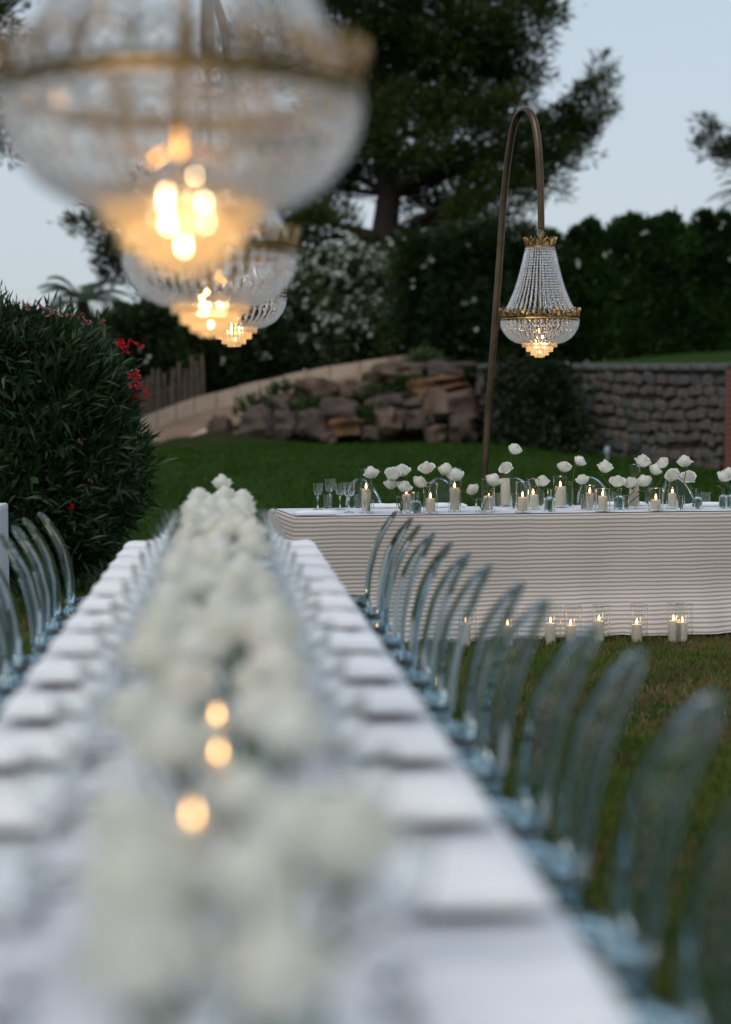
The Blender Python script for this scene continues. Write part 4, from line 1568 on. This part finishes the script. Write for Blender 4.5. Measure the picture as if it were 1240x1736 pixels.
# wine glasses and napkins on the striped table
for px, py, kd, wd in ((539, 864, 'a', 'first from the table corner'), (560, 861, 'b', 'second from the table corner'), (577, 864, 'a', 'third from the table corner'), (592, 869, 'b', 'fourth from the table corner, nearest the candle')):
    b = on_t2(px, py)
    put_glass(kd, b.x, b.y, b.z, f'clear wine glass on the striped table, {wd}', 'wine glasses on the striped table')
for px, py, wd in ((556, 858, 'among the wine glasses'), (608, 858, 'behind the first candle'), (703, 856, 'behind the flask vase'), (845, 857, 'beside the unlit tall candle'), (1045, 855, 'behind the bottle vase'), (1196, 856, 'by the last chair')):
    b = on_t2(px, py)
    put_glass('t', b.x, b.y, b.z, f'small clear tumbler on the striped table, {wd}', 'tumblers on the striped table')
for k, (px, py, wd) in enumerate(((535, 872, 'at the table corner by the wine glasses'), (648, 857, 'behind the first rose bunch'), (756, 856, 'behind the tall candle'), (1060, 856, 'behind the round rose'), (1205, 857, 'by the last bottle vases'))):
    b = on_t2(px, py)
    nk = link('napkin', napkin_mesh(10 + k, .25, .13, .024), None, b)
    nk.rotation_euler = (0, 0, T2_ANG + random.uniform(-.05, .05))
    tag(nk, f'folded white napkin on the striped table, {wd}', 'napkin', 'napkins on the striped table')

# candles standing in the grass before the striped cloth
gnd = [(793, 1088, 1056), (864, 1094, 1060), (937, 1087, 1056), (971, 1094, 1060), (1019, 1084, 1052), (1083, 1092, 1058), (1145, 1089, 1052), (1160, 1092, 1055)]
for k, (px, py, ct) in enumerate(gnd):
    b = at(px, py, z=0.0)
    u = (b - t2o).dot(t2y)
    if u > -T2_DEP / 2 - .38:                         # stay clear of the hem
        d = Vector((b.x, b.y, 0)).normalized()
        b = b + d * ((-T2_DEP / 2 - .38 - u) / d.dot(t2y))
    b.z = .006
    hc = at(px, ct, y=b.y).z
    hurricane(b, .051, .235, f'tall clear glass cylinder in the grass before the striped cloth, {ordinal(k)} from the long table', 'glass cylinders in the grass')
    candle(b + Vector((-.012, 0, .011)), .0305, hc - .018, f'lit cream candle in the grass before the striped cloth, {ordinal(k)} from the long table', 'candles in the grass')


# ------------------------------------------------------------------ chandeliers and their arched poles
def chandelier(label):
    """Empire chandelier, origin at its lowest point, 0.84 m tall."""
    c = thing('chandelier', label, 'chandelier', group='crystal chandeliers')

    def fret(name, r, z, h, n, flare=0.0, par=None):
        """Openwork brass gallery: scrolls standing on a ring, tips outward."""
        m = MB()
        for k in range(n):
            a0, a1 = 2 * math.pi * k / n, 2 * math.pi * (k + 1) / n

            def P(t, zz):
                a = a0 + (a1 - a0) * t
                rr = r + flare * zz / h
                return (rr * math.cos(a), rr * math.sin(a), z + zz)
            m.tube([P(0, 0), P(.12, h * .55), P(.5, h * .9), P(.88, h * .55), P(1, 0)], .0042, 5)
            m.tube([P(.5, h * .05), P(.25, h * .3), P(.5, h * .55), P(.75, h * .3), P(.5, h * .05)], .0035, 5)
            m.tube([P(0, h * .35), P(0, h * .8), P(.06, h * 1.02)], .0045, 5)
            m.tube([P(.5, h * .85), P(.5, h * 1.15)], [.006, .001], 5)
        return m.build(name, 'brass', par)

    def band(name, r, z, h, th=.006):
        return MB().lathe([(r - th, z), (r, z), (r + .004, z + h * .3), (r + .001, z + h * .55), (r + .005, z + h * .85), (r, z + h), (r - th, z + h)], 40, closed=True).build(name, 'brass', c)
    fret('gallery', .100, .765, .052, 12, .012, band('crown_ring', .098, .745, .022))
    fret('gallery', .268, .276, .056, 22, .010, band('main_ring', .268, .248, .030))
    band('tier_ring', .122, .118, .010)
    # frame inside: shaft, bars and candle arms
    MB().tube([(0, 0, .05), (0, 0, .30), (0, 0, .84)], .008, 8).build('shaft', 'brass', c)
    m = MB()
    for k in range(4):
        a = math.pi / 4 + k * math.pi / 2
        ca, sa = math.cos(a), math.sin(a)
        m.tube([(.09 * ca, .09 * sa, .75), (.13 * ca, .13 * sa, .56), (.20 * ca, .20 * sa, .36), (.262 * ca, .262 * sa, .262)], .0035, 5)
        m.tube([(0, 0, .262), (.262 * ca, .262 * sa, .262)], .004, 5)
        m.tube([(.262 * ca, .262 * sa, .255), (.20 * ca, .20 * sa, .165), (.122 * ca, .122 * sa, .124)], .0035, 5)
    m.build('frame', 'brass', c)
    m = MB()
    mb = MB()
    for k in range(6):
        a = k * math.pi / 3 + .3
        x, y = .115 * math.cos(a), .115 * math.sin(a)
        m.tube([(0, 0, .20), (x * .5, y * .5, .17), (x, y, .20)], .005, 6)
        m.tube([(x, y, .20), (x, y, .29)], .009, 8)
    m.build('candle_arms', 'brass', c)

    # beads
    def bead_verts(r, h):
        v = [(0, 0, h)]
        for zz, rr in ((h * .45, r * .85), (-h * .35, r)):
            for k in range(6):
                a = k * math.pi / 3
                v.append((rr * math.cos(a), rr * math.sin(a), zz))
        v.append((0, 0, -h))
        f = []
        for k in range(6):
            j = (k + 1) % 6
            f += [(0, 1 + k, 1 + j), (1 + k, 7 + k, 7 + j), (1 + k, 7 + j, 1 + j), (7 + k, 13, 7 + j)]
        return np.array(v), np.array(f)

    def strands(name, path, n, step, r0, r1):
        """n strands following a (radius, z) path, beads every step metres."""
        pts = [Vector((a, 0, b)) for a, b in path]
        seg = [(p, q, (q - p).length) for p, q in zip(pts, pts[1:])]
        tot = sum(s[2] for s in seg)
        nb = int(tot / step)
        V, Fc = [], []
        cnt = 0
        for b in range(nb + 1):
            d = tot * b / nb
            acc = d
            for p, q, l in seg:
                if acc <= l + 1e-9:
                    pos = p.lerp(q, acc / l)
                    break
                acc -= l
            else:
                pos = pts[-1]
            rr = r0 + (r1 - r0) * b / nb
            bv, bf = bead_verts(rr, step * .50)
            for k in range(n):
                a = 2 * math.pi * k / n + RNG.uniform(-.012, .012)
                ca, sa = math.cos(a), math.sin(a)
                w = RNG.uniform(0, 1)
                cw, sw_ = math.cos(w), math.sin(w)
                lx = bv[:, 0] * cw - bv[:, 1] * sw_
                ly = bv[:, 0] * sw_ + bv[:, 1] * cw
                V.append(np.stack([pos.x * ca + lx, pos.x * sa + ly, pos.z + bv[:, 2]], 1))
                Fc.append(bf + cnt)
                cnt += len(bv)
        return link(name, np_mesh(name, np.concatenate(V), np.concatenate(Fc), 'crystal'), c, kind='stuff')
    strands('upper_beads', [(.100, .742), (.118, .66), (.142, .56), (.172, .46), (.212, .365), (.238, .325)], 40, .0185, .0055, .0085)
    strands('lower_beads', [(.266, .245), (.262, .215), (.245, .175), (.212, .135), (.165, .108), (.128, .100)], 44, .0165, .0085, .0085)
    # pendants round the edge of the bowl
    strands('pendants', [(.262, .236), (.258, .206)], 60, .016, .006, .009)
    # stepped tiers of hanging prisms
    for r, zt, h, n in ((.118, .118, .048, 40), (.090, .082, .042, 30), (.060, .050, .036, 20), (.032, .024, .024, 10)):
        m = MB()
        for k in range(n):
            a = 2 * math.pi * k / n
            rot = Matrix.Rotation(a, 3, 'Z')
            m.box((r * math.cos(a), r * math.sin(a), zt - h / 2), (.006, 2 * math.pi * r / n * .82, h), 0, rot)
        tb = MB().lathe([(r - .006, zt - .001), (r + .003, zt - .001), (r + .003, zt + .005), (r - .006, zt + .005)], 32, closed=True).build('tier_band', 'brass', c)
        m.build('crystal_tier', 'prism', tb, smooth=False)
    # lamps; the small lowest one is added for the amber glints of the prisms
    lamp_spots = [(.022, .012, .135), (-.022, -.012, .135), (.030, -.024, .096), (-.008, .036, .096), (-.030, -.014, .096), (.004, .004, .040)]
    for x, y, z in lamp_spots:
        q = .45 if z < .05 else (.5 if z > .12 else 1.1)
        MB().lathe([(0, -.029 * q), (.010 * q, -.023 * q), (.015 * q, -.009 * q), (.012 * q, .007 * q), (.005 * q, .023 * q), (0, .029 * q)], 10, (x, y, z)).build('bulb', 'bulb', c)
    # hanger loop
    MB().tube([(0, 0, .82), (.02, 0, .835), (.02, 0, .862), (0, 0, .875), (-.02, 0, .862), (-.02, 0, .835), (0, 0, .82)], .0035, 6).build('hanger', 'brass', c)
    return c


def arched_pole(label, pts, r=.024):
    base = Vector((pts[0][0], pts[0][1], pts[0][2]))
    p = thing('arched_pole', label, 'pole', base, group='arched chandelier poles')
    # smooth the path (Catmull-Rom)
    P = [Vector(q) - base for q in pts]
    Q = [P[0] * 2 - P[1]] + P + [P[-1] * 2 - P[-2]]
    path = []
    for k in range(1, len(Q) - 2):
        for s in range(6):
            t = s / 6
            a, b, c_, d = Q[k - 1], Q[k], Q[k + 1], Q[k + 2]
            path.append(.5 * ((2 * b) + (c_ - a) * t + (2 * a - 5 * b + 4 * c_ - d) * t * t + (3 * b - a - 3 * c_ + d) * t ** 3))
    path.append(P[-1])
    MB().tube(path, r, 12).build('shaft', 'pole_metal', p)
    MB().lathe([(0, 0), (.19, 0), (.19, .010), (.05, .016), (.034, .06), (0, .06)], 28).build('foot', 'pole_metal', p)
    return p


# the sharp chandelier beyond the striped table
CH_Y = 11.9
cb = at(915, 606, y=CH_Y)
ch4 = chandelier('sharp crystal chandelier hanging from the arched pole beside the striped table')
ch4.location = cb
foot = at(816, 900, y=12.35)
foot.z = 0
pole_px = [(822, 800, 12.35), (833, 640, 12.35), (846, 460, 12.34), (856, 320, 12.32), (866, 240, 12.27), (875, 203, 12.22), (888, 187, 12.13), (900, 192, 12.03), (909, 218, 11.96), (914, 262, 11.92), (917, 330, 11.9), (918, 388, 11.9)]
arched_pole('bronze arched pole beyond the striped table carrying the sharp chandelier', [foot] + [at(a, b, y=c) for a, b, c in pole_px])

# three chandeliers in a row over the long table, each on its own arched pole beyond the oleander-side chairs
for (px, py, y, wd) in ((310, 462, 2.66, 'largest and most blurred, over the near end of the long table'), (357, 571, 5.45, 'middle one over the long table'), (397, 588, 9.0, 'smallest of the row over the long table, past its far end')):
    b = at(px, py, y=y)
    c = copy_tree(ch4)
    c.location = b
    c.rotation_euler = (0, 0, random.uniform(0, 1))
    c['label'] = f'lit crystal chandelier, {wd}'
    top = b + Vector((0, 0, .862))
    f = Vector((-1.75, y + .25, 0))
    pts = [f, (-1.76, y + .25, 1.3), (-1.74, y + .24, 2.6), (-1.62, y + .22, 3.5), (-1.30, y + .18, 4.1), (-.85, y + .1, 4.25), (-.40, y + .05, 4.0), (b.x - .10, y + .01, 3.5), (b.x - .01, y, 3.05), (b.x, y, top.z)]
    wd2 = wd.replace('largest and most blurred, over the near end of', 'near end of').replace('middle one over', 'middle of').replace('smallest of the row over the long table, past its far end', 'far end of the long table')
    arched_pole(f'tall arched pole carrying the chandelier at the {wd2}', pts)
